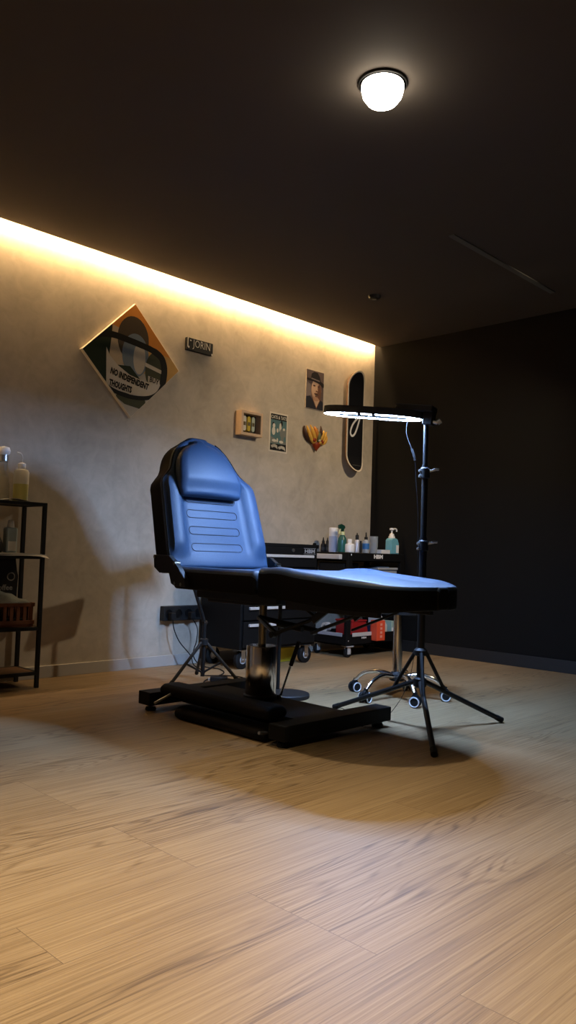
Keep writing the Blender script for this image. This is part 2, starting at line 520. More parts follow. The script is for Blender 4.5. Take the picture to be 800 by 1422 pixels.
paint(ell(cy + .015, cz + .035, .098, .135, 30), 5)                             # plain rounded grey-blue form
paint(ell(cy + .045, cz + .02, .045, .10, 20), 8)
paint(ell(cy + .175, cz - .04, .085, .125, 24), 4)                              # olive form
paint([D(.09, .005), D(.25, -.03), D(.255, -.055), D(.09, -.02)], 6)
paint([D(-.13, -.05), D(-.02, -.04), D(.09, -.14), D(-.13, -.14)], 3)
paint([D(-.10, -.20), D(.10, -.235), D(.11, -.30), D(-.05, -.28), D(-.115, -.245)], 4)   # folded olive block below
# banner
ban = [D(-.195, .045), D(-.17, .0), D(-.11, -.05), D(-.02, -.095), D(.08, -.115), D(.225, -.115), D(.20, -.165), D(.13, -.205), D(.02, -.215), D(-.10, -.205), D(-.185, -.185)]
paint(ban, 6)
paint([D(.115, -.075), D(.205, -.088), D(.205, -.125), D(.115, -.112)], 6)      # small tag
# thick black looping outline
def loop_pts():
    P = [(-.30, .075), (-.24, .115), (-.15, .128), (-.04, .118), (.06, .105), (.14, .090), (.205, .06), (.232, .01), (.236, -.05), (.222, -.12), (.19, -.175), (.13, -.212), (.04, -.228), (-.06, -.225), (-.15, -.205), (-.21, -.175)]
    out = []
    for i in range(len(P) - 1):
        for k in range(4):
            a = k / 4; p0 = P[max(i - 1, 0)]; p1 = P[i]; p2 = P[i + 1]; p3 = P[min(i + 2, len(P) - 1)]
            q = [0.5 * ((2 * p1[j]) + (-p0[j] + p2[j]) * a + (2 * p0[j] - 5 * p1[j] + 4 * p2[j] - p3[j]) * a * a + (-p0[j] + 3 * p1[j] - 3 * p2[j] + p3[j]) * a ** 3) for j in (0, 1)]
            out.append(D(*q))
    return out
lp = loop_pts(); n_ = len(lp)
def ribbon_clipped(bm, pts, w, x, mi):
    P = [Vector((a, b)) for a, b in pts]; n = len(P); E = []
    for i in range(n):
        d = (P[min(i + 1, n - 1)] - P[max(i - 1, 0)]).normalized(); nn = Vector((-d.y, d.x)) * w[i] / 2
        E.append((P[i] + nn, P[i] - nn))
    for (a, b), (c2, d2) in zip(E, E[1:]):
        q = diamond_clip([tuple(a), tuple(c2), tuple(d2), tuple(b)])
        if len(q) >= 3: art(bm, q, x, mi)
ribbon_clipped(bm, lp, [0.040 if i < n_ * .35 else (0.046 if i < n_ * .6 else 0.026) for i in range(n_)], 0.0263 + 0.00012 * 30, 2)
def bw(rot, cu, cv):
    def f(a, b):
        c_, s_ = math.cos(rot), math.sin(rot)
        bb = b + 0.10 * (a - 0.0) ** 2 * 1.4
        return Vector((0.0263 + 0.00012 * 34, cy + cu + a * c_ - bb * s_, cz + cv + a * s_ + bb * c_))
    return f
s_ = 0.052
add_text(bm, 'NO INDEPENDENT', s_, bw(-.20, -.020, -.122), 2, bold=0.0028, sx=0.285 / text_w('NO INDEPENDENT', s_, 0.0028))
add_text(bm, 'THOUGHTS', s_, bw(-.14, -.085, -.176), 2, bold=0.0028, sx=0.165 / text_w('THOUGHTS', s_, 0.0028))
add_text(bm, 'BUY', 0.044, bw(-.14, .162, -.100), 2, bold=0.001, sx=0.072 / text_w('BUY', 0.044, 0.001))
obj('painted_picture', bm, pm, t)

# name plate
NP = Vector((0.0, 3.251, 2.108))
t = thing('name_plate', 'small black plate with handwritten pale letters right of the diamond painting', 'sign', NP)
bm = newbm(); box(bm, 0.0, 0.022, 3.139, 3.363, 2.066, 2.150, 0.003); obj('plate', bm, M['blackmatte'], t)
bm = newbm(); add_text(bm, 'JORIN', 0.072, lambda a, b: Vector((0.0228, 3.262 + a, 2.110 + b)), 0, bold=-0.0006, sx=0.150 / text_w('JORIN', 0.072))
for (y0, y1, z0, z1) in ((3.144, 3.150, 2.085, 2.148), (3.150, 3.160, 2.080, 2.092), (3.350, 3.360, 2.066, 2.078), (3.164, 3.175, 2.128, 2.136)):
    b2 = newbm(); box(b2, 0.0222, 0.0236, y0, y1, z0, z1); obj('corner_mark', b2, C_('letter_white', (0.62, 0.60, 0.55)), t)
obj('lettering', bm, C_('letter_white', (0.62, 0.60, 0.55)), t)

# box frame with three miniature boards
FB = Vector((0.0, 3.696, 1.648))
t = thing('box_frame', 'pale wooden box frame holding three miniature boards on the plaster wall', 'frame', FB)
fy0, fy1, fz0, fz1, fd = 3.610, 3.815, 1.562, 1.735, 0.062
bm = newbm()
wd = 0.020
box(bm, 0.001, fd, fy0, fy0 + wd, fz0, fz1, 0.0015); box(bm, 0.001, fd, fy1 - wd, fy1, fz0, fz1, 0.0015)
box(bm, 0.001, fd, fy0 + wd, fy1 - wd, fz1 - wd, fz1, 0.0015); box(bm, 0.001, fd, fy0 + wd, fy1 - wd, fz0, fz0 + wd, 0.0015)
obj('wooden_frame', bm, M['wood'], t)
bm = newbm(); box(bm, 0.001, 0.006, fy0 + wd, fy1 - wd, fz0 + wd, fz1 - wd); obj('backing', bm, M['blackmatte'], t)
for k, (mm, lab) in enumerate(((C_('board_cream', (0.60, 0.56, 0.44)), 'cream miniature board'), (C_('board_yellow', (0.55, 0.40, 0.05)), 'yellow miniature board'), (C_('board_green', (0.42, 0.47, 0.36)), 'pale green miniature board'))):
    yy = fy0 + wd + 0.030 + 0.041 * k
    bm = newbm()
    pl = [(yy + 0.0145 * math.cos(a), 1.687 + 0.0145 * math.sin(a)) for a in [PI * i / 10 for i in range(11)]] + [(yy + 0.0145 * math.cos(a), 1.610 + 0.0145 * math.sin(a)) for a in [PI + PI * i / 10 for i in range(11)]]
    prism(bm, pl, W(0), 0.006, 0.040, 0, 0.001)
    box(bm, 0.040, 0.0405, yy - 0.011, yy + 0.011, 1.634, 1.660, 0, mi=1)
    obj('mini_board', bm, [mm, C_('board_print', (0.12, 0.09, 0.04))], t, label=lab)

# poster
PO = Vector((0.0, 4.034, 1.632))
t = thing('poster', 'teal and black illustrated poster with pale border on the plaster wall', 'poster', PO)
bm = newbm(); box(bm, 0.0, 0.0022, 3.938, 4.128, 1.486, 1.779); obj('sheet', bm, C_('poster_border', (0.62, 0.56, 0.45)), t)
bm = newbm()
pm = [C_('poster_teal', (0.085, 0.16, 0.165)), M['art_black'], C_('poster_cream', (0.58, 0.55, 0.47)), C_('poster_grey', (0.17, 0.18, 0.16))]
x = 0.0024
art(bm, [(3.950, 1.498), (4.116, 1.498), (4.116, 1.767), (3.950, 1.767)], x, 0); x += 0.0002
art(bm, [(3.950, 1.724), (4.116, 1.724), (4.116, 1.767), (3.950, 1.767)], x, 1)
art(bm, [(3.950, 1.498), (4.116, 1.498), (4.116, 1.550), (3.950, 1.545)], x, 1)
art(bm, [(4.055, 1.55), (4.116, 1.55), (4.116, 1.668), (4.085, 1.66), (4.06, 1.62)], x, 3)
art(bm, [(3.950, 1.55), (4.03, 1.55), (4.0, 1.585), (3.950, 1.60)], x, 3)
x += 0.0002
for cu, cv, a, b, mi in ((3.978, 1.690, .012, .016, 1), (3.984, 1.680, .013, .017, 2), (3.982, 1.640, .018, .030, 2), (4.062, 1.702, .012, .022, 1), (4.050, 1.672, .012, .034, 2), (4.066, 1.632, .020, .034, 3), (4.022, 1.648, .010, .016, 2), (4.088, 1.662, .010, .010, 2), (4.022, 1.575, .008, .016, 2), (4.062, 1.566, .022, .010, 2), (3.990, 1.570, .024, .010, 2), (4.098, 1.588, .010, .022, 0)):
    art(bm, ell(cu, cv, a, b, 18), x, mi); x += 0.00008
add_text(bm, 'CATS & TATS', 0.034, lambda a, b: Vector((0.0042, 4.033 + a, 1.744 + b)), 2, bold=0.0006, sx=0.158 / text_w('CATS & TATS', 0.034, 0.0006))
for (a0, a1, dz) in ((3.962, 4.024, 0.0), (4.036, 4.104, -0.006)):      # illegible pale scroll lettering, as curls
    P = [(a0 + (a1 - a0) * i / 30, 1.523 + dz + 0.012 * math.sin(i * 1.25) + 0.010 * math.sin(i / 30 * PI)) for i in range(31)]
    ribbon(bm, P, 0.0075, 0.0042, 2)
obj('print', bm, pm, t)

# portrait
PT = Vector((0.0, 4.405, 2.012))
t = thing('portrait_print', 'painted portrait of a person in a dark brimmed hat beside the skateboard deck', 'picture', PT)
bm = newbm(); box(bm, 0.0008, 0.010, 4.306, 4.506, 1.862, 2.166, 0.001); obj('panel', bm, C_('portrait_edge', (0.45, 0.38, 0.31)), t)
bm = newbm()
pm = [C_('port_bg', (0.115, 0.082, 0.078)), C_('port_hat', (0.020, 0.016, 0.018)), C_('port_skin', (0.42, 0.24, 0.15)), C_('port_shadow', (0.16, 0.075, 0.048)), C_('port_coat', (0.022, 0.022, 0.030)), C_('port_light', (0.58, 0.38, 0.25)), C_('port_grey', (0.20, 0.16, 0.15))]
x = 0.0102
def A2(poly, mi):
    global x
    art(bm, [(4.306 + u * 0.2, 1.862 + v * 0.304) for u, v in poly], x, mi); x += 0.00012
def E2(cu, cv, a, b, mi, n=22): A2([(cu + a * math.cos(2 * PI * k / n), cv + b * math.sin(2 * PI * k / n)) for k in range(n)], mi)
A2([(.01, .01), (.99, .01), (.99, .99), (.01, .99)], 0)
A2([(.01, .3), (.3, .35), (.25, .62), (.01, .7)], 6)
A2([(.01, .01), (.99, .01), (.99, .22), (.82, .28), (.6, .1), (.36, .26), (.22, .33), (.01, .29)], 4)
A2([(.36, .26), (.60, .03), (.84, .28), (.78, .40), (.42, .42)], 3)
A2([(.42, .25), (.60, .06), (.78, .27), (.70, .38), (.5, .36)], 5)
E2(.57, .50, .29, .27, 2); E2(.50, .54, .20, .22, 5); E2(.74, .46, .11, .20, 3)
E2(.45, .61, .075, .022, 3); E2(.70, .60, .07, .022, 3)                      # eyes
E2(.45, .608, .03, .012, 1, 12); E2(.70, .598, .028, .012, 1, 12)
A2([(.55, .62), (.61, .62), (.66, .49), (.58, .46), (.51, .49)], 5); E2(.585, .475, .055, .02, 3)   # nose
E2(.585, .405, .14, .028, 3); E2(.585, .385, .10, .014, 1); E2(.58, .345, .085, .02, 3)          # mouth and chin
E2(.56, .27, .17, .05, 2)
A2([(.01, .745), (.10, .705), (.36, .715), (.70, .680), (.95, .600), (.99, .62), (.99, .70), (.80, .755), (.75, .86), (.62, .955), (.42, .96), (.28, .90), (.24, .77), (.06, .775)], 1)
A2([(.26, .765), (.74, .735), (.75, .765), (.27, .795)], 6)
obj('painted_picture', bm, pm, t)

# carved ornament with curling gold tips
OR = Vector((0.0, 4.415, 1.640))
t = thing('wall_ornament', 'carved gold and red wall ornament with curling tips below the portrait', 'ornament', OR)
gold = C_('ornament_gold', (0.58, 0.33, 0.06), 0.4); redo = C_('ornament_red', (0.23, 0.035, 0.012), 0.4); darko = C_('ornament_dark', (0.045, 0.022, 0.016), 0.45); greeno = C_('ornament_green', (0.11, 0.12, 0.055), 0.45)
bm = newbm()
lathe(bm, [(0.0, -0.058), (0.012, -0.040), (0.032, -0.018), (0.040, 0.002), (0.030, 0.020), (0.0, 0.028)], (0.026, 4.425, 1.592), 16, squash=(0.6, 1))
obj('base', bm, redo, t)
def horn(name, pts, r0, mat):
    bm = newbm(); P = [Vector((px, 4.415 + py, 1.640 + pz)) for px, py, pz in pts]
    Q = []
    for i in range(len(P) - 1):
        for k in range(4):
            a = k / 4; p0 = P[max(i - 1, 0)]; p1 = P[i]; p2 = P[i + 1]; p3 = P[min(i + 2, len(P) - 1)]
            Q.append(0.5 * (2 * p1 + (p2 - p0) * a + (2 * p0 - 5 * p1 + 4 * p2 - p3) * a * a + (3 * p1 - p0 - 3 * p2 + p3) * a ** 3))
    Q.append(P[-1]); n = len(Q)
    tube(bm, Q, [max(0.003, r0 * (0.75 + 0.6 * math.sin(PI * min(1, i / n * 1.25))) * (1 - 0.55 * (i / (n - 1)) ** 3)) for i in range(n)], 10)
    obj(name, bm, mat, t)
horn('curl', [(.025, -.01, -.045), (.030, -.055, -.015), (.030, -.085, .040), (.022, -.100, .085)], .013, gold)
horn('curl', [(.035, -.01, -.030), (.045, -.040, .010), (.045, -.062, .055), (.035, -.078, .092)], .012, gold)
horn('curl', [(.015, -.03, -.040), (.015, -.085, -.005), (.015, -.115, .045), (.012, -.118, .080)], .014, darko)
horn('curl', [(.035, .025, -.040), (.045, .065, -.015), (.040, .090, .030), (.030, .118, .062)], .012, gold)
horn('curl', [(.030, .02, -.040), (.030, .090, -.030), (.025, .125, .010), (.022, .120, .045)], .010, gold)
horn('curl', [(.040, .015, -.025), (.048, .045, .010), (.045, .065, .045), (.035, .082, .066)], .011, gold)
horn('crest', [(.030, -.005, -.020), (.040, -.010, .020), (.040, -.020, .060), (.030, -.028, .085)], .017, C_('ornament_orange', (0.38, 0.15, 0.03), 0.4))
horn('crest', [(.035, .005, -.030), (.050, .006, .0), (.050, .004, .035), (.040, .0, .050)], .015, greeno)
horn('spike', [(.030, .030, -.020), (.045, .034, .030), (.042, .040, .070), (.032, .046, .098)], .010, darko)
for yy, zz in ((-.035, -.02), (.052, -.025)):
    bm = newbm(); lathe(bm, [(0.0, 0.020), (0.014, 0.014), (0.017, 0.0)], (0.040, 4.415 + yy, 1.640 + zz), 14, axis='x'); obj('boss', bm, redo, t)
bm = newbm(); lathe(bm, [(0.012, 0.0), (0.010, 0.008), (0.0, 0.013)], (0.054, 4.424, 1.622), 14, axis='x'); obj('pearl', bm, C_('ornament_pearl', (0.6, 0.55, 0.45), 0.3), t)

# skateboard deck
SK = Vector((0.0, 4.852, 1.83))
t = thing('skateboard_deck', 'black skateboard deck with pale rim hung upright by the dark wall corner', 'skateboard', SK)
def deck_poly(hw, l0, l1, hl):
    P = []
    for i in range(15):
        a = PI * i / 14; P.append((SK.y + hw * math.cos(a), l1 - hl + hl * math.sin(a)))
    for i in range(15):
        a = PI + PI * i / 14; P.append((SK.y + hw * math.cos(a), l0 + hl + hl * math.sin(a)))
    return P
def deckx(v):       # kicked nose and tail
    dd = max(0, abs(v - 1.828) - 0.27); return 0.042 + dd * dd * 2.2
bm = newbm()
def deck_solid(bm, hw, ext, x0, x1, mi):
    N = 36; secs = []
    for i in range(N + 1):
        v = 1.828 - (0.408 + ext) * math.cos(PI * i / N)
        e0 = v - (1.828 - 0.408 - ext); e1 = (1.828 + 0.408 + ext) - v
        e = min(e0, e1); hl = 0.125
        w = hw if e >= hl else hw * math.sqrt(max(0.0, 1 - (1 - e / hl) ** 2))
        w = max(w, 0.004)
        secs.append([bm.verts.new((deckx(v) + xx, SK.y + s * w, v)) for xx, s in ((x0, -1), (x0, 1), (x1, 1), (x1, -1))])
    for A, B in zip(secs, secs[1:]):
        for k in range(4):
            f = bm.faces.new((A[k], A[(k + 1) % 4], B[(k + 1) % 4], B[k])); f.material_index = mi
    bm.faces.new(secs[0]).material_index = mi; bm.faces.new(secs[-1]).material_index = mi
deck_solid(bm, 0.104, 0.0, 0.0, 0.012, 0)
obj('board', bm, M['deckside'], t)
bm = newbm(); deck_solid(bm, 0.105, 0.001, 0.0115, 0.0135, 0); obj('rim', bm, M['deckrim'], t)
bm = newbm(); deck_solid(bm, 0.092, -0.010, 0.013, 0.0145, 0)
def deckfn(u, v): return Vector((deckx(v) + 0.0152, SK.y + u, v))
b2 = newbm()
for dz_ in (-.14, .14):
    b2 = newbm(); box(b2, 0.0, 0.042, SK.y - .02, SK.y + .02, 1.828 + dz_ - .015, 1.828 + dz_ + .015, .002); obj('wall_mount', b2, M['blackmatte'], t)
# white looping script stroke
P = [(.062, 1.900), (.040, 1.872), (.0, 1.838), (-.035, 1.800), (-.058, 1.755), (-.060, 1.722), (-.040, 1.706), (-.012, 1.722), (.014, 1.765), (.034, 1.815), (.050, 1.860), (.040, 1.885)]
prevL = prevR = None
Q = []
for i in range(len(P) - 1):
    for k in range(5):
        a = k / 5; p0 = P[max(i - 1, 0)]; p1 = P[i]; p2 = P[i + 1]; p3 = P[min(i + 2, len(P) - 1)]
        Q.append(tuple(0.5 * (2 * p1[j] + (-p0[j] + p2[j]) * a + (2 * p0[j] - 5 * p1[j] + 4 * p2[j] - p3[j]) * a * a + (3 * p1[j] - p0[j] - 3 * p2[j] + p3[j]) * a ** 3) for j in (0, 1)))
for i, q in enumerate(Q):
    d = Vector(Q[min(i + 1, len(Q) - 1)]) - Vector(Q[max(i - 1, 0)]); d.normalize(); nn = Vector((-d.y, d.x)) * 0.0085
    a = bm.verts.new(deckfn(q[0] + nn.x, q[1] + nn.y)); b = bm.verts.new(deckfn(q[0] - nn.x, q[1] - nn.y))
    if prevL: bm.faces.new((prevL, a, b, prevR)).material_index = 1
    prevL, prevR = a, b
for k in range(7):
    f = bm.faces.new([bm.verts.new(deckfn(-.045 + .014 * k + du, 1.468 + dv)) for du, dv in ((0, 0), (.008, 0), (.008, .005), (0, .005))]); f.material_index = 2
obj('graphic', bm, [M['deck'], M['white'], C_('deck_small_print', (0.10, 0.10, 0.10))], t)

# wall socket strip with its two cords
PS = Vector((0.0, 3.183, 0.338))
t = thing('socket_strip', 'long black four-way socket strip on the lower plaster wall', 'socket', PS)
bm = newbm(); box(bm, 0.001, 0.045, 3.026, 3.338, 0.290, 0.384, 0.004); obj('housing', bm, M['blackmatte'], t)
for k in range(4):
    bm = newbm(); c = (0.0452, 3.065 + 0.079 * k, 0.337)
    lathe(bm, [(0.030, 0.0), (0.029, 0.003), (0.021, 0.0032), (0.020, -0.010), (0.0, -0.010)], c, 20, axis='x')
    for s in (-1, 1): box(bm, 0.036, 0.0362, c[1] - 0.003 + s * 0.009, c[1] + 0.003 + s * 0.009, c[2] - 0.003, c[2] + 0.003)
    obj('socket', bm, M['socket'], t)
def plug(name, lab, pts, r=0.0035):
    t = thing(name, lab, 'cable', pts[0], 'cables from the socket strip')
    bm = newbm(); tube(bm, pts, r, 8); obj('cord', bm, M['rubber'], t)
    return t
def smoothp(P, k=6):
    P = [Vector(p) for p in P]; Q = []
    for i in range(len(P) - 1):
        for j in range(k):
            a = j / k; p0 = P[max(i - 1, 0)]; p1 = P[i]; p2 = P[i + 1]; p3 = P[min(i + 2, len(P) - 1)]
            Q.append(0.5 * (2 * p1 + (p2 - p0) * a + (2 * p0 - 5 * p1 + 4 * p2 - p3) * a * a + (3 * p1 - p0 - 3 * p2 + p3) * a ** 3))
    return Q + [P[-1]]
t = plug('power_cable', 'black cable hanging from the left end of the socket strip', smoothp([(.075, 3.075, .300), (.085, 3.08, .24), (.11, 3.11, .16), (.16, 3.16, .08), (.22, 3.14, .03), (.30, 3.14, .008), (.38, 3.10, .006), (.46, 3.02, .006), (.56, 3.14, .006), (.66, 3.16, .006), (.70, 3.08, .006), (.64, 3.06, .006)]))
bm = newbm(); box(bm, 0.047, 0.085, 3.055, 3.095, 0.300, 0.345, 0.006); obj('plug', bm, M['rubber'], t)
t = plug('power_cable', 'black cable bowing down from the middle of the socket strip', smoothp([(.075, 3.235, .300), (.09, 3.265, .24), (.11, 3.245, .16), (.15, 3.19, .08), (.22, 3.20, .02), (.33, 3.26, .006), (.48, 3.16, .006), (.62, 2.90, .006), (.80, 2.78, .006), (.98, 2.60, .006), (1.08, 2.52, .005)]))
bm = newbm(); box(bm, 0.047, 0.085, 3.215, 3.255, 0.300, 0.345, 0.006); obj('plug', bm, M['rubber'], t)
# power adapter
AD = Vector((0.67, 2.965, 0.0))
t = thing('power_adapter', 'small black power adapter lying on the floor by the small tripod', 'adapter', AD)
Rz = Matrix.Translation(AD) @ Matrix.Rotation(math.radians(50), 4, 'Z')
bm = newbm(); box(bm, -.05, .05, -.024, .024, 0.001, .032, 0.007, 3, mat=Rz); obj('case', bm, M['blackmatte'], t)
bm = newbm(); box(bm, -.062, -.05, -.012, .012, 0.008, .022, 0.002, mat=Rz); obj('inlet', bm, M['whiteplastic'], t)

# ------------------------------------------------------------------ tattoo chair
CY = 2.497; HW = 0.305
CH = Vector((1.5, CY, 0.0))
chair = thing('tattoo_chair', 'black and navy leather reclining tattoo chair on a chrome hydraulic column', 'chair', CH)
BU = Vector((-.286, 0, .958)); BN = Vector((.958, 0, .286)); BP = Vector((1.215, CY, .670))
def bplace(s, l, tt): return BP + BU * l + BN * tt + Vector((0, s - .022 * sstep(.35, .6, l), 0))
bw_tab = [(0, .312), (.10, .312), (.36, .298), (.41, .294), (.435, .282), (.46, .256), (.485, .228), (.51, .211), (.54, .198), (.57, .182), (.60, .160), (.63, .128), (.652, .090), (.664, .050), (.668, .02)]
def bcont(l):
    pad = sstep(0.03, 0.12, l) * (1 - sstep(.40, .50, l))
    def f(s):
        a = abs(s)
        bol = (sstep(.62, .76, a) * (1 - sstep(.86, 1.05, a)))
        return pad * (0.026 * bol - 0.010 * (1 - sstep(.56, .70, a))) 
    return f
rows = []
for i in range(46):
    l = .012 + (.660 - .012) * (i / 45) ** 0.9
    w = lerp_table(bw_tab, l)
    edge = max(0, (l - .60)) ; thin = 0.03 * (edge / .06) ** 2 * 0.5
    rows.append((l, w, 0.0 - thin * .6, -.118 + thin * .4, .022, bcont(l)))
rows = endrows(rows, .016)
bm = newbm(); loft(bm, rows, bplace)
# stitched long slots
for zc in (.100, .184, .268, .345):
    pts = []
    hw_, hh = .160, .0195
    for i in range(9):
        a = -PI / 2 + PI * i / 8; pts.append((hw_ - hh + hh * math.cos(a), zc + hh * math.sin(a)))
    for i in range(9):
        a = PI / 2 + PI * i / 8; pts.append((-hw_ + hh + hh * math.cos(a), zc + hh * math.sin(a)))
    dense = []
    for i in range(len(pts)):
        p, q = pts[i], pts[(i + 1) % len(pts)]; n = max(1, int(math.hypot(q[0] - p[0], q[1] - p[1]) / .02))
        dense += [(p[0] + (q[0] - p[0]) * k / n, p[1] + (q[1] - p[1]) * k / n) for k in range(n)]
    P = []
    for s, l in dense:
        w = lerp_table(bw_tab, l); P.append(bplace(s - .012, l, bcont(l)((s - .012) / w) + 0.0012))
    tube(bm, P, 0.0016, 6, mi=2, closed=True)
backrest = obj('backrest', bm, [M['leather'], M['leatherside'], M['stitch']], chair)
# piping round the front edge
bm = newbm()
for sgn in (-1, 1):
    P = []
    for i in range(40):
        l = .02 + .625 * i / 39; w = lerp_table(bw_tab, l); P.append(bplace(sgn * (w - .004), l, -.008))
    tube(bm, P, .0035, 6)
obj('piping', bm, M['leatherside'], backrest)
# head pillow: puffed, flat bottom, domed top
pw_tab = [(0, .190), (.02, .197), (.05, .196), (.10, .187), (.16, .164), (.20, .136), (.235, .096), (.255, .055), (.262, .03)]
rows = []
for i in range(26):
    l = .0 + .260 * i / 25; w = lerp_table(pw_tab, l)
    q = math.sqrt(max(0, 1 - ((l - .07) / .20) ** 2)) if l > .07 else (0.62 + 0.38 * sstep(0, .07, l))
    tf = .012 + .058 * q
    rows.append((l + .362, w, tf, .001, .05, (lambda s: 0.012 * (1 - s * s))))
rows = endrows(rows, .02)
bm = newbm(); loft(bm, rows, lambda s, l, tt: bplace(s - .034, l, tt), (0, 0))
obj('head_pillow', bm, M['leather'], chair)

# seat and leg cushions lofted along x
def scont(x0, x1, dip):
    return lambda s: dip * (0.9 * sstep(.55, .85, abs(s)) - 0.5 * sstep(.93, 1.0, abs(s)))
def yplace(s, l, tt): return Vector((l, CY + s, tt))
rows = []
for i in range(14):
    x = 1.235 + .50 * i / 13
    rows.append((x, HW, .664, .572, .014, scont(0, 0, .010)))
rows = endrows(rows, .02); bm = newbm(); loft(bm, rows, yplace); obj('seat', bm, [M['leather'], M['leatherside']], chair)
rows = []
for i in range(56):
    q = i / 55; x = 1.785 + (2.4605 - 1.785) * (1 - (1 - q) ** 2.2)
    w = HW
    xs = 2.12
    if x > xs: w = HW * max(0.0, 1 - ((x - xs) / (2.462 - xs)) ** 2.2) ** (1 / 2.2)
    ztop = .676 - .034 * sstep(1.78, 2.46, x) + .006 * sstep(1.80, 1.86, x) * (1 - sstep(1.9, 2.0, x))
    zbot = .566 - .022 * sstep(1.78, 2.3, x) + .012 * sstep(2.35, 2.46, x)
    rows.append((x, w, ztop, zbot, .014, scont(0, 0, .013 * (1 - sstep(2.25, 2.42, x)))))
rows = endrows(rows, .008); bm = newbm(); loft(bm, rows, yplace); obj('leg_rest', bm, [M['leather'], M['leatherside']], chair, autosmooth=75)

# steel frame below
bm = newbm()
for s in (-1, 1):
    box(bm, 1.28, 1.80, CY + s * .20 - .015, CY + s * .20 + .015, .535, .574, .003)
    box(bm, 1.82, 2.30, CY + s * .17 - .013, CY + s * .17 + .013, .520, .556, .003)
box(bm, 1.34, 1.64, CY - .2, CY + .2, .520, .556, .004); box(bm, 1.70, 1.76, CY - .21, CY + .21, .530, .57, .003)
obj('under_frame', bm, M['black'], chair)
for s in (-1, 1):      # hinge brackets between seat and backrest
    bm = newbm(); yy = CY + s * .322
    pts = [(1.100, .722), (1.108, .664), (1.150, .640), (1.225, .646), (1.240, .595), (1.268, .585), (1.345, .585), (1.335, .622), (1.295, .664), (1.262, .692), (1.215, .722)]
    prism(bm, pts, lambda u, v, d, yy=yy: Vector((u, yy + d, v)), -.012, .012, 0, .003)
    b = obj('hinge_bracket', bm, M['black'], chair)
    for bx, bz in ((1.112, .712), (1.262, .688), (1.27, .598), (1.315, .594)):
        bm = newbm(); lathe(bm, [(.008, -.015), (.008, .015)], (bx, yy, bz), 10, axis='y'); obj('bolt', bm, M['bronze'], b)
for s in (-1, 1):      # linkage below the leg rest
    bm = newbm(); yy = CY + s * .13
    tube(bm, [(1.700, yy, .400), (1.940, yy, .488)], .008, 8); lathe(bm, [(.014, -.012), (.014, .012)], (1.700, yy, .400), 12, axis='y')
    tube(bm, [(1.905, yy + .02, .424), (2.15, yy + .02, .520)], .006, 8)
    tube(bm, [(1.845, yy, .545), (1.950, yy, .490)], .006, 8)
    box(bm, -.055, .055, -.008, .008, -.016, .016, .003, mat=Matrix.Translation((1.975, yy, .510)) @ Matrix.Rotation(-.62, 4, 'Y'))
    obj('linkage', bm, M['black'], chair)
# gas spring from column up to the backrest
bm = newbm(); tube(bm, [(1.40, CY + .06, .50), (1.17, CY + .06, .63)], .012, 10); tube(bm, [(1.6, CY, .43), (1.75, CY, .42)], .012, 8); tube(bm, [(1.475, CY, .45), (1.72, CY - .13, .405)], .012, 8); tube(bm, [(1.475, CY, .45), (1.72, CY + .13, .405)], .012, 8)
obj('gas_spring', bm, M['black'], chair)
# hydraulic column
cc = (1.478, CY + .022, 0)
bm = newbm(); lathe(bm, [(.069, .100), (.071, .104), (.071, .318), (.069, .322), (.020, .326)], cc, 48); obj('outer_cylinder', bm, M['chrome'], chair)
bm = newbm(); lathe(bm, [(.078, .080), (.078, .098), (.070, .104)], cc, 32); obj('collar', bm, M['black'], chair)
bm = newbm(); lathe(bm, [(.018, .32), (.018, .53)], cc, 24); obj('piston', bm, M['bronze'], chair)
bm = newbm(); lathe(bm, [(.045, .51), (.045, .53), (.07, .545), (.07, .555)], cc, 24); obj('column_head', bm, M['black'], chair)
# H-shaped base
for nm, xc in (('base_beam', 1.075), ('base_beam', 1.945)):
    bm = newbm(); box(bm, xc - .045, xc + .045, CY - .335, CY + .335, .028, .088, .004)
    b = obj(nm, bm, M['basemat'], chair)
    for s in (-1, 1):
        bm = newbm(); lathe(bm, [(.024, .0), (.026, .004), (.022, .016), (.010, .018), (.010, .029)], (xc, CY + s * .295, 0), 20); obj('leveller', bm, M['rubber'], b)
bm = newbm(); box(bm, 1.12, 1.90, CY - .17, CY + .13, .052, .080, .004); box(bm, 1.12, 1.90, CY - .15, CY - .08, .028, .055, .003); box(bm, 1.12, 1.90, CY + .05, CY + .12, .028, .055, .003); obj('base_plate', bm, M['basemat'], chair)
# pump lever
bm = newbm(); tube(bm, [(1.545, CY + .08, .085), (1.610, CY + .085, .250)], .006, 10); lathe(bm, [(.012, .078), (.012, .098)], (1.545, CY + .08, 0), 12)
pl = obj('pump_lever', bm, M['chrome'], chair)
bm = newbm(); tube(bm, [(1.606, CY + .085, .242), (1.650, CY + .087, .350)], .010, 12); obj('grip', bm, M['rubber'], pl)

# two padded armrests lying on the near side of the base
def armrest(lab, x0, x1, y, z, tilt, rod):
    t = thing('loose_armrest', lab, 'armrest', (x0, y, z), 'padded armrests lying at the chair base')
    bm = newbm()
    rows = []
    for i in range(16):
        l = x0 + (x1 - x0) * i / 15
        rows.append((l, .062, z + .046, z, .022, lambda s: 0.006 * (1 - s * s)))
    rows = endrows(rows, .022); loft(bm, rows, lambda s, l, tt: Vector((l, y + s, tt)), (0, 0)); obj('pad', bm, M['leatherside'], t)
    bm = newbm(); tube(bm, rod, .006, 10); obj('steel_rod', bm, M['steel'], t)
    return t
armrest('black padded armrest lying against the chair base, lower of the two', 1.30, 1.84, CY - .262, 0.001, 0, [(1.80, CY - .30, .03), (1.868, CY - .31, .04), (1.885, CY - .37, .052)])
armrest('black padded armrest lying on the chair base, upper of the two', 1.165, 1.84, CY - .245, 0.083, 0, [(1.165, CY - .25, .105), (1.235, CY - .30, .098), (1.225, CY - .385, .064)])

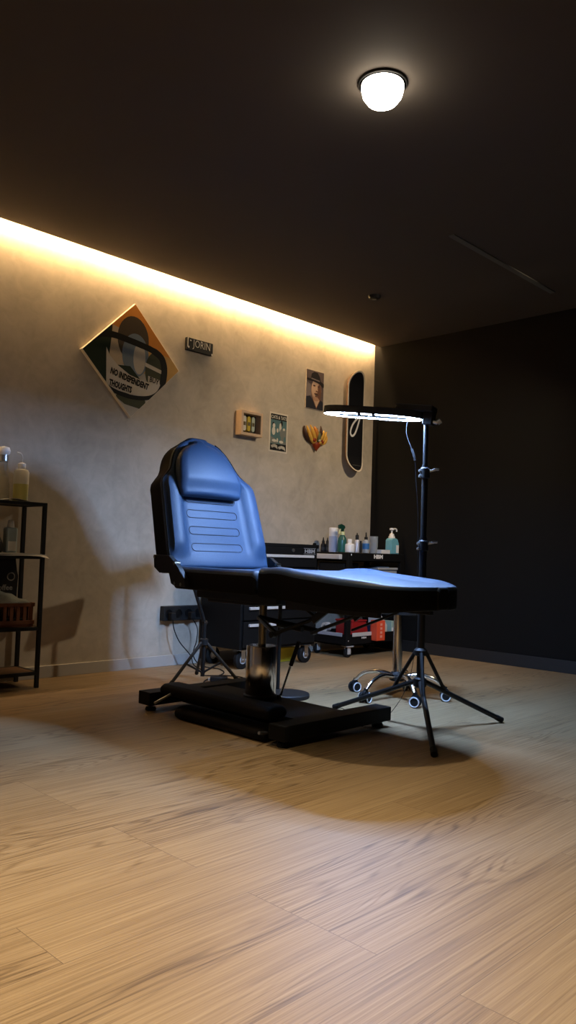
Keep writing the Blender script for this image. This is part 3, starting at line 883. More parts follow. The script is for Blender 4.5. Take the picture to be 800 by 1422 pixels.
# ------------------------------------------------------------------ round-based stand behind the column
c = Vector((1.215, 2.955, 0))
t = thing('round_base_stand', 'slim black stand on a round black floor disc behind the chrome column', 'stand', c)
bm = newbm(); lathe(bm, [(.122, .0), (.125, .004), (.125, .018), (.119, .023), (.0, .024)], c, 40); obj('base_disc', bm, M['blackmatte'], t)
bm = newbm(); tube(bm, [c + Vector((-.10, .04, .022)), c + Vector((-.10, .04, .48))], .011, 12); obj('pole', bm, M['black'], t)
bm = newbm(); box(bm, c.x - .20, c.x + .06, c.y - .05, c.y + .13, .48, .505, .008); obj('top_plate', bm, M['blackmatte'], t)

# ------------------------------------------------------------------ small tripod with arm support
c = Vector((.60, 2.90, 0))
t = thing('armrest_tripod', 'small black tripod armrest stand by the socket strip', 'tripod', c)
bm = newbm(); tube(bm, [c + Vector((0, 0, .03)), c + Vector((0, 0, .34))], .012, 12); obj('centre_pole', bm, M['black'], t)
bm = newbm(); lathe(bm, [(.017, .205), (.026, .210), (.026, .240), (.017, .246)], c, 18); obj('hub', bm, M['blackmatte'], t)
feet = [(.655, 2.625), (.745, 3.045), (.40, 3.02)]
for fx, fy in feet:
    d = (Vector((fx, fy, 0.006)) - (c + Vector((0, 0, .225))))
    top = c + Vector((d.x * .07, d.y * .07, .222))
    bm = newbm(); tube(bm, [top, Vector((fx, fy, .010))], .0095, 10); l = obj('leg', bm, M['black'], t)
    bm = newbm(); e = Vector((fx, fy, .010)); tube(bm, [e + (top - e).normalized() * .03, e], [.011, .012], 10); obj('rubber_foot', bm, M['rubber'], l)
    mid = top.lerp(Vector((fx, fy, .010)), .5)
    bm = newbm(); tube(bm, [mid, c + Vector((0, 0, .05))], .006, 8); obj('brace', bm, M['black'], t)
bm = newbm(); tube(bm, [c + Vector((0, 0, .335)), c + Vector((0, -.095, .56)), c + Vector((0.0, -.085, .85))], .0105, 10); tube(bm, [c + Vector((0, -.012, .335)), c + Vector((0, .014, .335))], .013, 10); obj('tilting_rod', bm, M['black'], t)
bm = newbm(); box(bm, -.065, .065, -.11, .11, 0, .045, .015, 3, mat=Matrix.Translation(c + Vector((0.0, -.07, .84))) @ Matrix.Rotation(.22, 4, 'X') @ Matrix.Rotation(.9, 4, 'Y')); obj('arm_pad', bm, M['leatherside'], t)

# ------------------------------------------------------------------ LED lamp on light stand
c = Vector((2.08, 2.915, 0))
t = thing('light_stand_lamp', 'tall black tripod lamp with a bright white LED panel over the leg rest', 'lamp', c)
bm = newbm(); tube(bm, [c + Vector((0, 0, .19)), c + Vector((0, 0, .84))], .0165, 14); obj('lower_pole', bm, M['black'], t)
bm = newbm(); tube(bm, [c + Vector((0, 0, .82)), c + Vector((0, 0, 1.165))], .0135, 14); obj('middle_pole', bm, M['black'], t)
bm = newbm(); tube(bm, [c + Vector((0, 0, 1.15)), c + Vector((0, 0, 1.40))], .0105, 14); obj('upper_pole', bm, M['black'], t)
for z in (.80, 1.125):
    bm = newbm(); lathe(bm, [(.019, z - .022), (.022, z - .018), (.022, z + .022), (.018, z + .027)], c, 18); cl = obj('clamp', bm, M['blackmatte'], t)
    bm = newbm(); R = Matrix.Translation(c + Vector((0, 0, z + .012))) @ Matrix.Rotation(math.radians(40), 4, 'Z')
    tube(bm, [R @ Vector((.018, 0, 0)), R @ Vector((.045, 0, .006))], .005, 8); box(bm, .036, .062, -.010, .010, .003, .012, .002, mat=R)
    obj('clamp_lever', bm, M['steel'], cl)
    R2 = Matrix.Rotation(math.radians(-120), 4, 'Z')
    for dz in (-.012, .012):
        bm = newbm(); v = R2 @ Vector((.022, 0, 0)); tube(bm, [c + Vector((v.x * .8, v.y * .8, z + dz)), c + Vector((v.x * 1.35, v.y * 1.35, z + dz))], .006, 8); obj('clamp_bolt', bm, M['steel'], cl)
bm = newbm(); lathe(bm, [(.020, .315), (.030, .320), (.030, .340), (.020, .350)], c, 18); obj('upper_hub', bm, M['blackmatte'], t)
bm = newbm(); lathe(bm, [(.018, .175), (.028, .182), (.028, .215), (.018, .222)], c, 18); obj('lower_hub', bm, M['blackmatte'], t)
for fx, fy in ((2.415, 2.535), (2.255, 3.325), (1.585, 2.915)):
    d = Vector((fx - c.x, fy - c.y, 0)); dn = d.normalized()
    top = c + dn * .028 + Vector((0, 0, .20)); e = Vector((fx, fy, .012))
    bm = newbm(); tube(bm, [top, e], .0115, 10); l = obj('leg', bm, M['black'], t)
    bm = newbm(); tube(bm, [e + (top - e).normalized() * .035, e], [.013, .0138], 10); obj('rubber_foot', bm, M['rubber'], l)
    mid = top.lerp(e, .25)
    bm = newbm(); tube(bm, [c + dn * .028 + Vector((0, 0, .33)), mid], .0085, 10); obj('strut', bm, M['black'], t)
# panel head
tipp = Vector((1.604, 2.755, 1.418)); root = Vector((2.055, 2.905, 1.366))
u = (tipp - root); LEN = u.length; u.normalize()
v = Vector((0, 0, 1)).cross(u).normalized(); n = u.cross(v).normalized()
if n.z < 0: n = -n
def PL(a, b, h): return root + u * a + v * b + n * h
hwid = .075
def stad(a0, a1, hw, k=12, pw=1.0):
    P = []
    for i in range(k + 1):
        a = -PI / 2 + PI * i / k; P.append((a1 - hw * pw + hw * pw * math.cos(a), hw * math.sin(a)))
    for i in range(k + 1):
        a = PI / 2 + PI * i / k; P.append((a0 + hw * pw + hw * pw * math.cos(a), hw * math.sin(a)))
    return P
bm = newbm()
outer = stad(-.01, LEN, hwid, pw=2.2); inner = stad(.035, LEN - .07, hwid - .042, pw=2.2)
nO = len(outer)
def ringsolid(bm, O, I, h0, h1, mi=0):
    vo0 = [bm.verts.new(PL(a, b, h0)) for a, b in O]; vi0 = [bm.verts.new(PL(a, b, h0)) for a, b in I]
    vo1 = [bm.verts.new(PL(a, b, h1)) for a, b in O]; vi1 = [bm.verts.new(PL(a, b, h1)) for a, b in I]
    m = len(O)
    for i in range(m):
        j = (i + 1) % m
        for q in ((vo0[i], vo0[j], vi0[j], vi0[i]), (vo1[j], vo1[i], vi1[i], vi1[j]), (vo0[j], vo0[i], vo1[i], vo1[j]), (vi0[i], vi0[j], vi1[j], vi1[i])):
            bm.faces.new(q).material_index = mi
ringsolid(bm, outer, inner, .004, .038)
head = obj('lamp_head', bm, M['blackmatte'], t)
bm = newbm(); ringsolid(bm, stad(-.004, LEN - .004, hwid - .004, pw=2.2), stad(.03, LEN - .045, hwid - .030, pw=2.2), .0022, .004); obj('led_panel', bm, M['led_cool'], head)
for a in (.20, .27):
    for s in (-1, 1):
        bm = newbm(); q0 = s * (hwid - .012); q1 = s * (hwid + .002)
        R = Matrix(((u.x, v.x, n.x, root.x), (u.y, v.y, n.y, root.y), (u.z, v.z, n.z, root.z), (0, 0, 0, 1)))
        box(bm, a - .008, a + .008, min(q0, q1) - .002, max(q0, q1), -.001, .012, .0005, mat=R); obj('clip', bm, M['blackmatte'], head)
bm = newbm(); R = Matrix(((u.x, v.x, n.x, root.x), (u.y, v.y, n.y, root.y), (u.z, v.z, n.z, root.z), (0, 0, 0, 1)))
box(bm, -.060, .115, -.045, .045, .036, .066, .006, mat=R); box(bm, -.062, -.018, -.030, .030, -.02, .05, .004, mat=R); obj('control_box', bm, M['blackmatte'], t)
bm = newbm(); tube(bm, [c + Vector((.012, -.01, 1.362)), c + Vector((.05, .015, 1.352))], .008, 10); tube(bm, [c + Vector((.05, .015, 1.352)), c + Vector((.062, .022, 1.362))], .012, 10); obj('tilt_knob', bm, M['steel'], t)
bm = newbm()
P = smoothp([PL(.055, .0, .036), PL(.058, .0, -.06), c + Vector((-.042, -.025, 1.20)), c + Vector((-.034, -.02, 1.10)), c + Vector((-.022, -.012, .90)), c + Vector((-.02, -.01, .55)), c + Vector((-.03, -.01, .30)), c + Vector((-.05, -.04, .16)), c + Vector((-.09, -.09, .06)), c + Vector((-.12, -.16, .006)), c + Vector((-.20, -.20, .006)), c + Vector((-.27, -.13, .006)), c + Vector((-.36, -.10, .04)), c + Vector((-.42, -.13, .012)), c + Vector((-.47, -.16, .006))], 6)
t = thing('lamp_cable', 'thin black cable hanging from the LED lamp down to the floor', 'cable', c + Vector((-.12, -.16, 0)))
tube(bm, P, .0013, 8); obj('cord', bm, M['rubber'], t)
bm = newbm(); tube(bm, [p_ for p_ in P if 1.175 < p_.z < 1.25], .005, 10); obj('inline_switch', bm, M['blackmatte'], t)

# ------------------------------------------------------------------ rolling stool
c = Vector((1.58, 3.425, 0))
t = thing('rolling_stool', 'round navy rolling stool with chrome star base behind the leg rest', 'stool', c)
bm = newbm(); lathe(bm, [(.05, .445), (.165, .45), (.178, .462), (.182, .485), (.172, .508), (.12, .520), (.0, .524)], c, 40); obj('seat', bm, M['navyseat'], t)
bm = newbm(); lathe(bm, [(.026, .10), (.026, .30), (.0255, .30), (.0255, .46)], c, 24); obj('gas_column', bm, M['chrome'], t)
bm = newbm(); lathe(bm, [(.030, .09), (.040, .095), (.040, .128), (.027, .14)], c, 24); obj('hub', bm, M['blackmatte'], t)
for k, (ang, ww) in enumerate(((33, 40), (112, 150), (190, 75), (268, 100), (328, 20))):
    a = math.radians(ang); d = Vector((math.cos(a), math.sin(a), 0))
    bm = newbm(); P = smoothp([c + d * .03 + Vector((0, 0, .115)), c + d * .12 + Vector((0, 0, .128)), c + d * .20 + Vector((0, 0, .108)), c + d * .250 + Vector((0, 0, .066))], 5)
    tube(bm, P, [.019 - .006 * i / len(P) for i in range(len(P))], 12, flat=.75); arm = obj('star_arm', bm, M['chrome'], t)
    w = math.radians(ww); wd = Vector((math.cos(w), math.sin(w), 0)); wn = Vector((-wd.y, wd.x, 0)); p = c + d * .255
    bm = newbm(); tube(bm, [p + Vector((0, 0, .075)), p + Vector((0, 0, .05))], .008, 10)
    tube(bm, [p + wn * -.008 + Vector((0, 0, .046)), p + wn * .008 + Vector((0, 0, .046))], .020, 14)
    for s in (-1, 1): tube(bm, [p + wn * (s * .010) + Vector((0, 0, .0285)), p + wn * (s * .024) + Vector((0, 0, .0285))], .0275, 24)
    obj('caster', bm, M['rubber'], t)
    for s in (-1, 1):
        bm = newbm(); q = p + wn * (s * .0245) + Vector((0, 0, .0285))
        P = [q + wd * (.0235 * math.cos(2 * PI * j / 24)) + Vector((0, 0, .0235 * math.sin(2 * PI * j / 24))) for j in range(24)]
        tube(bm, P, .0034, 6, closed=True); obj('wheel_rim', bm, M['wheelrim'], t)

# ------------------------------------------------------------------ tool cabinet and tool trolley
def caster(parent, x, y, r=.05, w=.028, top=.10, rim=True, fork=None):
    bm = newbm()
    box(bm, x - .032, x + .032, y - .032, y + .032, top - .004, top + .001)
    for s in (-1, 1): box(bm, x + s * (w / 2 + .004) - .0015, x + s * (w / 2 + .004) + .0015, y - .017, y + .017, r - .012, top - .003)
    tube(bm, [(x - w / 2 - .008, y, r), (x + w / 2 + .010, y, r)], .006, 10)
    f = obj('caster', bm, fork or M['steel'], parent)
    bm = newbm(); lathe(bm, [(r * .45, -w / 2), (r * .9, -w / 2), (r, -w / 2 + .004), (r, w / 2 - .004), (r * .9, w / 2), (r * .45, w / 2)], (x, y, r), 28, axis='x')
    obj('wheel', bm, M['rubber'], f)
    bm = newbm(); lathe(bm, [(r * .44, -w / 2 - .001), (r * .44, w / 2 + .001)], (x, y, r), 18, axis='x'); obj('wheel_hub', bm, M['greyplastic'] if rim else M['steel'], f)

ax0, ax1, ay0, ay1, az0, az1 = .02, .415, 3.345, 4.045, .125, .795
c = Vector(((ax0 + ax1) / 2, (ay0 + ay1) / 2, 0))
t = thing('tool_cabinet', 'black drawer cabinet on casters against the plaster wall behind the chair', 'cabinet', c)
bm = newbm(); box(bm, ax0, ax1, ay0, ay1, az0, az1, .004); obj('body', bm, M['basemat'], t)
bm = newbm()
for (x0, x1, y0, y1) in ((ax0, ax1 + .008, ay0 - .006, ay0 + .006), (ax0, ax1 + .008, ay1 - .006, ay1 + .006), (ax1 - .006, ax1 + .008, ay0 - .006, ay1 + .006), (ax0, ax0 + .008, ay0, ay1)): box(bm, x0, x1, y0, y1, az1 - .01, az1 + .016, .002)
lathe(bm, [(.0, -.006), (.012, -.006), (.012, .006), (.0, .006)], (ax1, ay1 - .03, az1 + .018), 16, axis='x'); obj('top_rail', bm, M['basemat'], t)
dz = [(.655, .785, 1), (.530, .645, 1), (.420, .520, 1), (.312, .410, 1), (.140, .302, 0)]
for z0, z1, full in dz:
    bm = newbm(); y1 = ay1 - .02
    box(bm, ax1, ax1 + .012, ay0 + .02, y1, z0, z1, .003); d = obj('drawer', bm, M['basemat'], t)
    bm = newbm(); hz = z0 + .082 if z0 > .6 else z1 - .022
    hy1 = ay1 - .055 if full else 3.76
    if z0 > .6: hz = .728
    box(bm, ax1 + .010, ax1 + .026, ay0 + .06, hy1, hz - .009, hz + .009, .003); obj('drawer_pull', bm, M['handle'], d)
    if z0 > .6:
        bm = newbm(); lathe(bm, [(.012, 0), (.012, .006), (.0, .006)], (ax1 + .012, 3.79, .768), 16, axis='x'); obj('lock', bm, M['steel'], d)
        bm = newbm(); add_text(bm, 'HBM', .034, lambda a, b: Vector((ax1 + .0132, 3.955 + a, .765 + b)), 0, bold=.0008, sx=1.5)
        box(bm, ax1 + .0121, ax1 + .0126, 3.895, 4.015, .783, .785); box(bm, ax1 + .0121, ax1 + .0126, 3.895, 4.015, .745, .747)
        obj('logo', bm, M['greyplastic'], d)
for x, y in ((ax1 - .045, ay0 + .06), (ax1 - .025, ay1 - .075), (ax0 + .06, ay0 + .06), (ax0 + .06, ay1 - .06)):
    caster(t, x, y, .058, .030, .122)

# yellow crate glimpsed beneath the cabinet
c = Vector((.20, 3.93, 0))
t = thing('yellow_bin', 'low yellow bin on the floor beneath the black drawer cabinet', 'bin', c)
bm = newbm(); P = [(.10, .0), (-.10, .0), (-.11, .095), (.11, .095)]
prism(bm, [(-.08, 0), (.08, 0), (.09, .095), (-.09, .095)], lambda a, b, d: Vector((c.x + a, c.y + d, b + .001)), -.12, .06, 0, .004); obj('tub', bm, M['yellow'], t)
bm = newbm(); box(bm, c.x - .095, c.x + .095, c.y - .125, c.y + .065, .088, .098, .003); obj('rim', bm, M['yellow'], t)

bx0, bx1, by0, by1 = .03, .40, 4.405, 5.085
TT = .766
c = Vector(((bx0 + bx1) / 2, (by0 + by1) / 2, 0))
t = thing('tool_trolley', 'black open tool trolley with bottles on top in the far corner', 'trolley', c)
def tray(bm, z0, z1):
    box(bm, bx0, bx1, by0, by1, z0, z0 + .008)
    box(bm, bx0, bx0 + .006, by0, by1, z0, z1); box(bm, bx1 - .006, bx1, by0, by1, z0, z1, .001)
    box(bm, bx0, bx1, by0, by0 + .006, z0, z1); box(bm, bx0, bx1, by1 - .006, by1, z0, z1)
bm = newbm(); tray(bm, .700, TT - .004); box(bm, bx0, bx1, by0, by1, TT - .008, TT, .003); o = obj('top_tray', bm, M['basemat'], t)
bm = newbm(); add_text(bm, 'HBM', .040, lambda a, b: Vector((bx1 + .0012, 4.755 + a, .742 + b)), 0, bold=.0022, sx=1.35)
box(bm, bx1 + .001, bx1 + .002, 4.43, 4.437, .745, .758); obj('logo', bm, M['white'], o)
bm = newbm(); tray(bm, .480, .520); obj('middle_tray', bm, M['basemat'], t)
bm = newbm(); tray(bm, .085, .168); o = obj('bottom_tray', bm, M['basemat'], t)
bm = newbm(); box(bm, bx1, bx1 + .005, 4.47, 4.735, .150, .178, .002); obj('edge_strip', bm, M['handle'], o)
bm = newbm(); add_text(bm, 'HBM', .018, lambda a, b: Vector((bx1 + .0062, 4.60 + a, .138 + b)), 0, bold=.0006, sx=1.5); obj('logo', bm, M['white'], o)
bm = newbm(); box(bm, .06, .36, by0 - .005, by0, .150, .176, .002); obj('edge_strip', bm, M['greyplastic'], o)
for x in (bx0 + .012, bx1 - .012):
    for y in (by0 + .022, by1 - .022):
        bm = newbm(); box(bm, x - .013, x + .013, y - .024, y + .024, .085, .762, .003)
        box(bm, x - .002, x + .0138 if x > .2 else x + .002, y - .004, y + .004, .118, .126, mi=1)
        obj('post', bm, [M['basemat'], M['handle']], t)
bm = newbm(); box(bm, .06, .34, by0 - .040, by0 - .002, .715, .752, .004); obj('side_handle', bm, M['handle'], t)
for x, y in ((bx1 - .02, by0 + .04), (bx0 + .05, by0 + .04), (bx1 - .02, by1 - .05), (bx0 + .05, by1 - .05)):
    caster(t, x, y, .036, .022, .083, fork=M['handle'])

# -- bottles and boxes on top of the trolley
def bottle(name, lab, c, prof, mat, parts, group=None, cat='bottle', squash=(1, 1)):
    c = Vector(c); t = thing(name, lab, cat, c, group)
    bm = newbm(); lathe(bm, prof, c, 28, squash=squash); obj('body', bm, mat, t)
    for pn, pprof, pm, off in parts:
        bm = newbm(); lathe(bm, pprof, c + Vector(off), 20); obj(pn, bm, pm, t)
    return t
TX = .355
ink = [(.018, 0), (.0195, .004), (.0195, .052), (.015, .062), (.010, .068)]
cap = [('nozzle', [(.011, .066), (.011, .082), (.006, .090), (.003, .112)], M['blackmatte'], (0, 0, 0))]
b0 = bottle('ink_bottle', 'small black dropper bottle leftmost on the trolley top', (TX, 4.115 + .34, TT), ink, M['blackmatte'], cap, 'black dropper bottles on the trolley')
bm = newbm(); lathe(bm, [(.0198, .014), (.0198, .036)], (TX, 4.455, TT), 28); obj('label', bm, C_('ink_label', (.05, .05, .05)), b0)
bm = newbm()
# ink bottles sit on the left end of the top, in line of sight past the cabinet
b0.location = (0.06, 4.501, TT)
b1 = dup(b0, (0.06, 4.549, TT), 'small black dropper bottle second from the left on the trolley top')
c = Vector((0.18, 4.480, TT))
t = thing('paper_roll', 'tall white roll in a pale blue wrap on the trolley top', 'roll', c)
bm = newbm(); lathe(bm, [(.032, .001), (.034, .004), (.034, .181), (.031, .185), (.0, .185)], c, 32); obj('roll', bm, M['white'], t)
bm = newbm(); lathe(bm, [(.0346, .004), (.0346, .120)], c, 32); obj('wrap', bm, M['bluegrey'], t)
# green spray bottle
c = Vector((0.285, 4.460, TT))
t = bottle('spray_bottle', 'dark green trigger spray bottle with yellow collar on the trolley top', c, [(.030, .001), (.034, .005), (.034, .085), (.030, .105), (.018, .125), (.014, .135)], M['greenbottle'], [('collar', [(.018, .130), (.018, .152), (.013, .156)], M['lime'], (0, 0, 0))])
bm = newbm(); R = Matrix.Translation(c)
prism(bm, [(-.052, .178), (-.050, .202), (-.020, .212), (.022, .200), (.030, .184), (.012, .176), (.010, .155), (-.010, .155), (-.014, .176)], lambda a, b, d: c + Vector((-d * .7 + a * -.1, a, b)), -.010, .010, 0, .002); obj('trigger_head', bm, M['greentrigger'], t)
bm = newbm(); tube(bm, smoothp([c + Vector((0, -.018, .178)), c + Vector((0, -.032, .160)), c + Vector((0, -.034, .135))], 4), .005, 8); obj('trigger', bm, M['lime'], t)
bottle('squat_bottle', 'squat white plastic bottle right of the green spray bottle', (.335, 4.490, TT), [(.033, .001), (.037, .005), (.037, .056), (.033, .064), (.017, .067)], M['whiteplastic'], [('cap', [(.0165, .066), (.0165, .098), (.014, .101)], M['white'], (0, 0, 0))])
bottle('pump_bottle', 'slim silver bottle with black cap on the trolley top', (.33, 4.580, TT), [(.016, .001), (.0185, .004), (.0185, .088), (.014, .098)], C_('silver_bottle', (.55, .55, .58), .3, metal=.3), [('cap', [(.013, .096), (.013, .128), (.011, .134), (.004, .14), (.004, .15)], M['blackmatte'], (0, 0, 0))])
bottle('dark_vial', 'tiny dark vial between the silver and the blue-labelled bottles', (.33, 4.624, TT), [(.010, .001), (.012, .004), (.012, .070), (.008, .078)], C_('vial_dark', (.03, .026, .022)), [('cap', [(.008, .076), (.008, .092)], M['blackmatte'], (0, 0, 0))])
bottle('label_bottle', 'clear bottle with blue label and black nozzle on the trolley top', (.33, 4.687, TT), [(.024, .001), (.027, .005), (.027, .082), (.020, .096), (.012, .104)], M['clear'], [('label', [(.0275, .030), (.0275, .074)], M['bluelabel'], (0, 0, 0)), ('nozzle', [(.013, .102), (.013, .122), (.006, .128), (.004, .158)], M['blackmatte'], (0, 0, 0))])
c = Vector((.32, 4.793, TT))
t = thing('cup_stack', 'stack of nested clear plastic cups on the trolley top', 'cups', c)
for k in range(7):
    bm = newbm(); z = .012 * k; lathe(bm, [(.0, z + .001), (.026, z + .001), (.034, z + .058), (.036, z + .060), (.0335, z + .056), (.0255, z + .003), (.0, z + .003)], c, 24); obj('cup', bm, M['clear'], t)
c = Vector((.34, 4.885, TT))
t = thing('tissue_carton', 'low white carton lying on the trolley top between cups and teal bottle', 'carton', c)
bm = newbm(); box(bm, c.x - .035, c.x + .035, c.y - .055, c.y + .050, TT + .001, TT + .031, .002); obj('box', bm, M['whiteplastic'], t)
bm = newbm(); box(bm, c.x - .036, c.x + .036, c.y - .030, c.y + .020, TT + .0305, TT + .032); obj('flap', bm, M['greyplastic'], t)
# teal soap dispenser, rectangular
c = Vector((.325, 5.025, TT))
t = thing('soap_dispenser', 'square teal gel bottle with white pump rightmost on the trolley top', 'dispenser', c)
bm = newbm(); prism(bm, [(-.052, .001), (.052, .001), (.052, .082), (.034, .118), (.014, .126), (-.030, .126), (-.050, .110)], lambda a, b, d: c + Vector((d, a, b)), -.030, .030, 0, .006); obj('body', bm, M['teal'], t)
bm = newbm(); box(bm, c.x + .0302, c.x + .0312, c.y + .012, c.y + .046, TT + .010, TT + .072); obj('label', bm, M['white'], t)
bm = newbm(); cc2 = c + Vector((0, -.008, 0)); lathe(bm, [(.026, .124), (.026, .138), (.019, .148), (.019, .158), (.007, .166), (.007, .195)], cc2, 20); lathe(bm, [(.017, .190), (.019, .195), (.017, .206), (.0, .208)], cc2, 20)
tube(bm, smoothp([cc2 + Vector((0, .01, .200)), cc2 + Vector((0, .045, .202)), cc2 + Vector((0, .060, .195)), cc2 + Vector((0, .063, .180))], 4), .0065, 8); obj('pump', bm, M['white'], t)
# middle tray: grey tub and dark box
c = Vector((.255, 4.93, .489))
t = thing('storage_tub', 'grey plastic tub with a pale lid on the trolley middle tray', 'tub', c)
bm = newbm(); P = [(-.105, 0), (.105, 0), (.125, .155), (-.125, .155)]
prism(bm, P, lambda a, b, d: c + Vector((d, a, b)), -.105, .105, 0, .008); obj('tub', bm, M['greyplastic'], t)
bm = newbm(); box(bm, c.x - .118, c.x + .118, c.y - .138, c.y + .138, c.z + .152, c.z + .170, .005); box(bm, c.x - .08, c.x + .08, c.y - .09, c.y + .05, c.z + .170, c.z + .178, .003); obj('lid', bm, M['greyplastic'], t)
c = Vector((.20, 4.545, .489))
t = thing('equipment_case', 'black equipment case on the left of the trolley middle tray', 'case', c)
bm = newbm(); box(bm, c.x - .13, c.x + .13, c.y - .10, c.y + .065, c.z, c.z + .20, .008); obj('shell', bm, M['blackmatte'], t)
bm = newbm(); tube(bm, smoothp([c + Vector((.132, -.05, .14)), c + Vector((.150, -.05, .14)), c + Vector((.150, .04, .14)), c + Vector((.132, .04, .14))], 3), .005, 8); obj('handle', bm, M['blackmatte'], t)
# bottom tray
c = Vector((.29, 4.585, .0935))
t = thing('red_case', 'dark red case on the trolley bottom tray', 'case', c)
bm = newbm(); prism(bm, [(-.085, 0), (.085, 0), (.110, .09), (.085, .155), (-.085, .165)], lambda a, b, d: c + Vector((d, a, b)), -.08, .08, 0, .010); obj('shell', bm, M['red'], t)
bm = newbm(); box(bm, c.x - .083, c.x + .083, c.y - .088, c.y + .088, c.z + .160, c.z + .172, .004); obj('lid', bm, M['red'], t)
c = Vector((.30, 4.745, .0935))
t = thing('blue_box', 'small dark blue box between the red case and orange carton', 'box', c)
bm = newbm(); box(bm, c.x - .07, c.x + .07, c.y - .035, c.y + .038, c.z, c.z + .125, .006); obj('shell', bm, M['darkblue'], t)
bm = newbm(); box(bm, c.x - .072, c.x + .072, c.y - .037, c.y + .040, c.z + .105, c.z + .130, .004); obj('lid', bm, M['darkblue'], t)
c = Vector((.405, 4.740, .0935))
t = thing('orange_carton', 'bright orange-red carton hanging on the trolley bottom tray edge', 'carton', c)
bm = newbm(); box(bm, bx1 + .003, bx1 + .056, 4.690, 4.790, .112, .262, .003); box(bm, bx1 - .014, bx1 - .008, 4.700, 4.780, .155, .262, .001); box(bm, bx1 - .014, bx1 + .02, 4.700, 4.780, .258, .263, .001); obj('box', bm, M['orange'], t)
bm = newbm()
for k in range(4): box(bm, bx1 + .0562, bx1 + .0566, 4.730, 4.755, .135 + .03 * k, .152 + .03 * k)
obj('print', bm, C_('carton_print', (.85, .35, .25)), t)
c = Vector((.315, 4.865, .0935))
t = thing('glove_bag', 'white bag with green and blue print beside the orange carton', 'bag', c)
bm = newbm(); prism(bm, [(-.055, 0), (.062, 0), (.060, .12), (.02, .16), (-.045, .225), (-.058, .18)], lambda a, b, d: c + Vector((d, a, b)), -.04, .06, 0, .006); obj('bag', bm, C_('bag_white', (.62, .62, .55)), t)
bm = newbm(); prism(bm, [(-.050, .19), (-.030, .165), (-.02, .205), (-.045, .224)], lambda a, b, d: c + Vector((d, a, b)), .0605, .0615); obj('print', bm, C_('bag_blue', (.10, .14, .45)), t)
c = Vector((.33, 4.985, .0935))
t = thing('green_carton', 'pale green carton at the right end of the trolley bottom tray', 'carton', c)
bm = newbm(); box(bm, c.x - .05, c.x + .05, c.y - .018, c.y + .03, c.z, c.z + .15, .003); obj('box', bm, M['greencarton'], t)
bm = newbm(); box(bm, c.x + .0502, c.x + .0508, c.y - .012, c.y + .024, c.z + .05, c.z + .10); obj('label', bm, M['white'], t)
c = Vector((.16, 4.452, .0935))
t = thing('tape_roll', 'pale roll of tape standing at the trolley bottom left corner', 'tape', c)
bm = newbm(); q = c + Vector((0, 0, .0)); lathe(bm, [(.016, -.022), (.034, -.022), (.034, .022), (.016, .022), (.016, -.022)], c + Vector((0, 0, .11)), 24, axis='y'); obj('roll', bm, M['paper'], t)
bm = newbm(); lathe(bm, [(.012, -.020), (.016, -.020), (.016, .020), (.012, .020), (.012, -.020)], c + Vector((0, 0, .11)), 20, axis='y'); box(bm, c.x - .03, c.x + .03, c.y - .02, c.y + .02, c.z, c.z + .078, .002); obj('core', bm, M['darkblue'], t)

# ------------------------------------------------------------------ metal rack on the left
rx0, rx1, ry0, ry1, rt = .035, .262, 1.25, 2.055, .972
c = Vector((rx1, ry1, 0))
t = thing('metal_rack', 'black metal rack with brown shelves at the left end of the plaster wall', 'rack', ((rx0 + rx1) / 2, (ry0 + ry1) / 2, 0))
r = .010
for x in (rx0, rx1):
    for y in (ry0, ry1):
        bm = newbm(); box(bm, x - r, x + r, y - r, y + r, .0, rt, .0015); obj('post', bm, M['black'], t)
def level(z, brd, name='shelf'):
    bm = newbm()
    for y in (ry0, ry1): box(bm, rx0 + r, rx1 - r, y - r, y + r, z - .018, z, .0015)
    for x in (rx0, rx1): box(bm, x - r, x + r, ry0 + r, ry1 - r, z - .018, z, .0015)
    s = obj('shelf_frame', bm, M['black'], t)
    bm = newbm(); box(bm, rx0 + r, rx1 - r, ry0 + r, ry1 - r, z - .012, z - .001, .001); obj('board', bm, brd, s)
level(rt, M['blackmatte']); level(.692, M['shelfwood']); level(.318, M['shelfwood']); level(.085, M['shelfwood'])
# top of the rack
c = Vector((.06, 1.99, rt))
bottle('wash_bottle', 'squeeze wash bottle half full of yellow-green liquid on the rack top', (.10, 1.995, rt), [(.040, .101), (.040, .165), (.034, .178), (.018, .184), (.018, .204), (.015, .207)], M['milky'], [('liquid', [(.0, .001), (.038, .001), (.040, .005), (.040, .101), (.0, .101)], M['liquid'], (0, 0, 0)), ('cap', [(.021, .186), (.021, .212), (.008, .218)], M['whiteplastic'], (0, 0, 0))])
t = [o for o in COL.objects if o.name == 'wash_bottle'][0]
bm = newbm(); q = Vector((.10, 1.995, rt)); tube(bm, smoothp([q + Vector((0, 0, .215)), q + Vector((0, .0, .250)), q + Vector((0, -.010, .266)), q + Vector((0, -.030, .270))], 4), .0042, 8); obj('spout', bm, M['milky'], t)
q = Vector((.11, 1.885, rt))
t = bottle('glass_bottle', 'clear glass bottle with round pale stopper at the left picture edge', q, [(.0, .004), (.036, .001), (.038, .005), (.038, .09), (.030, .13), (.022, .17), (.022, .215), (.024, .22)], M['glass'], [('collar', [(.027, .214), (.027, .246), (.024, .248)], M['steel'], (0, 0, 0)), ('stopper', [(.024, .247), (.032, .258), (.034, .272), (.028, .288), (.0, .294)], M['white'], (0, 0, 0))])
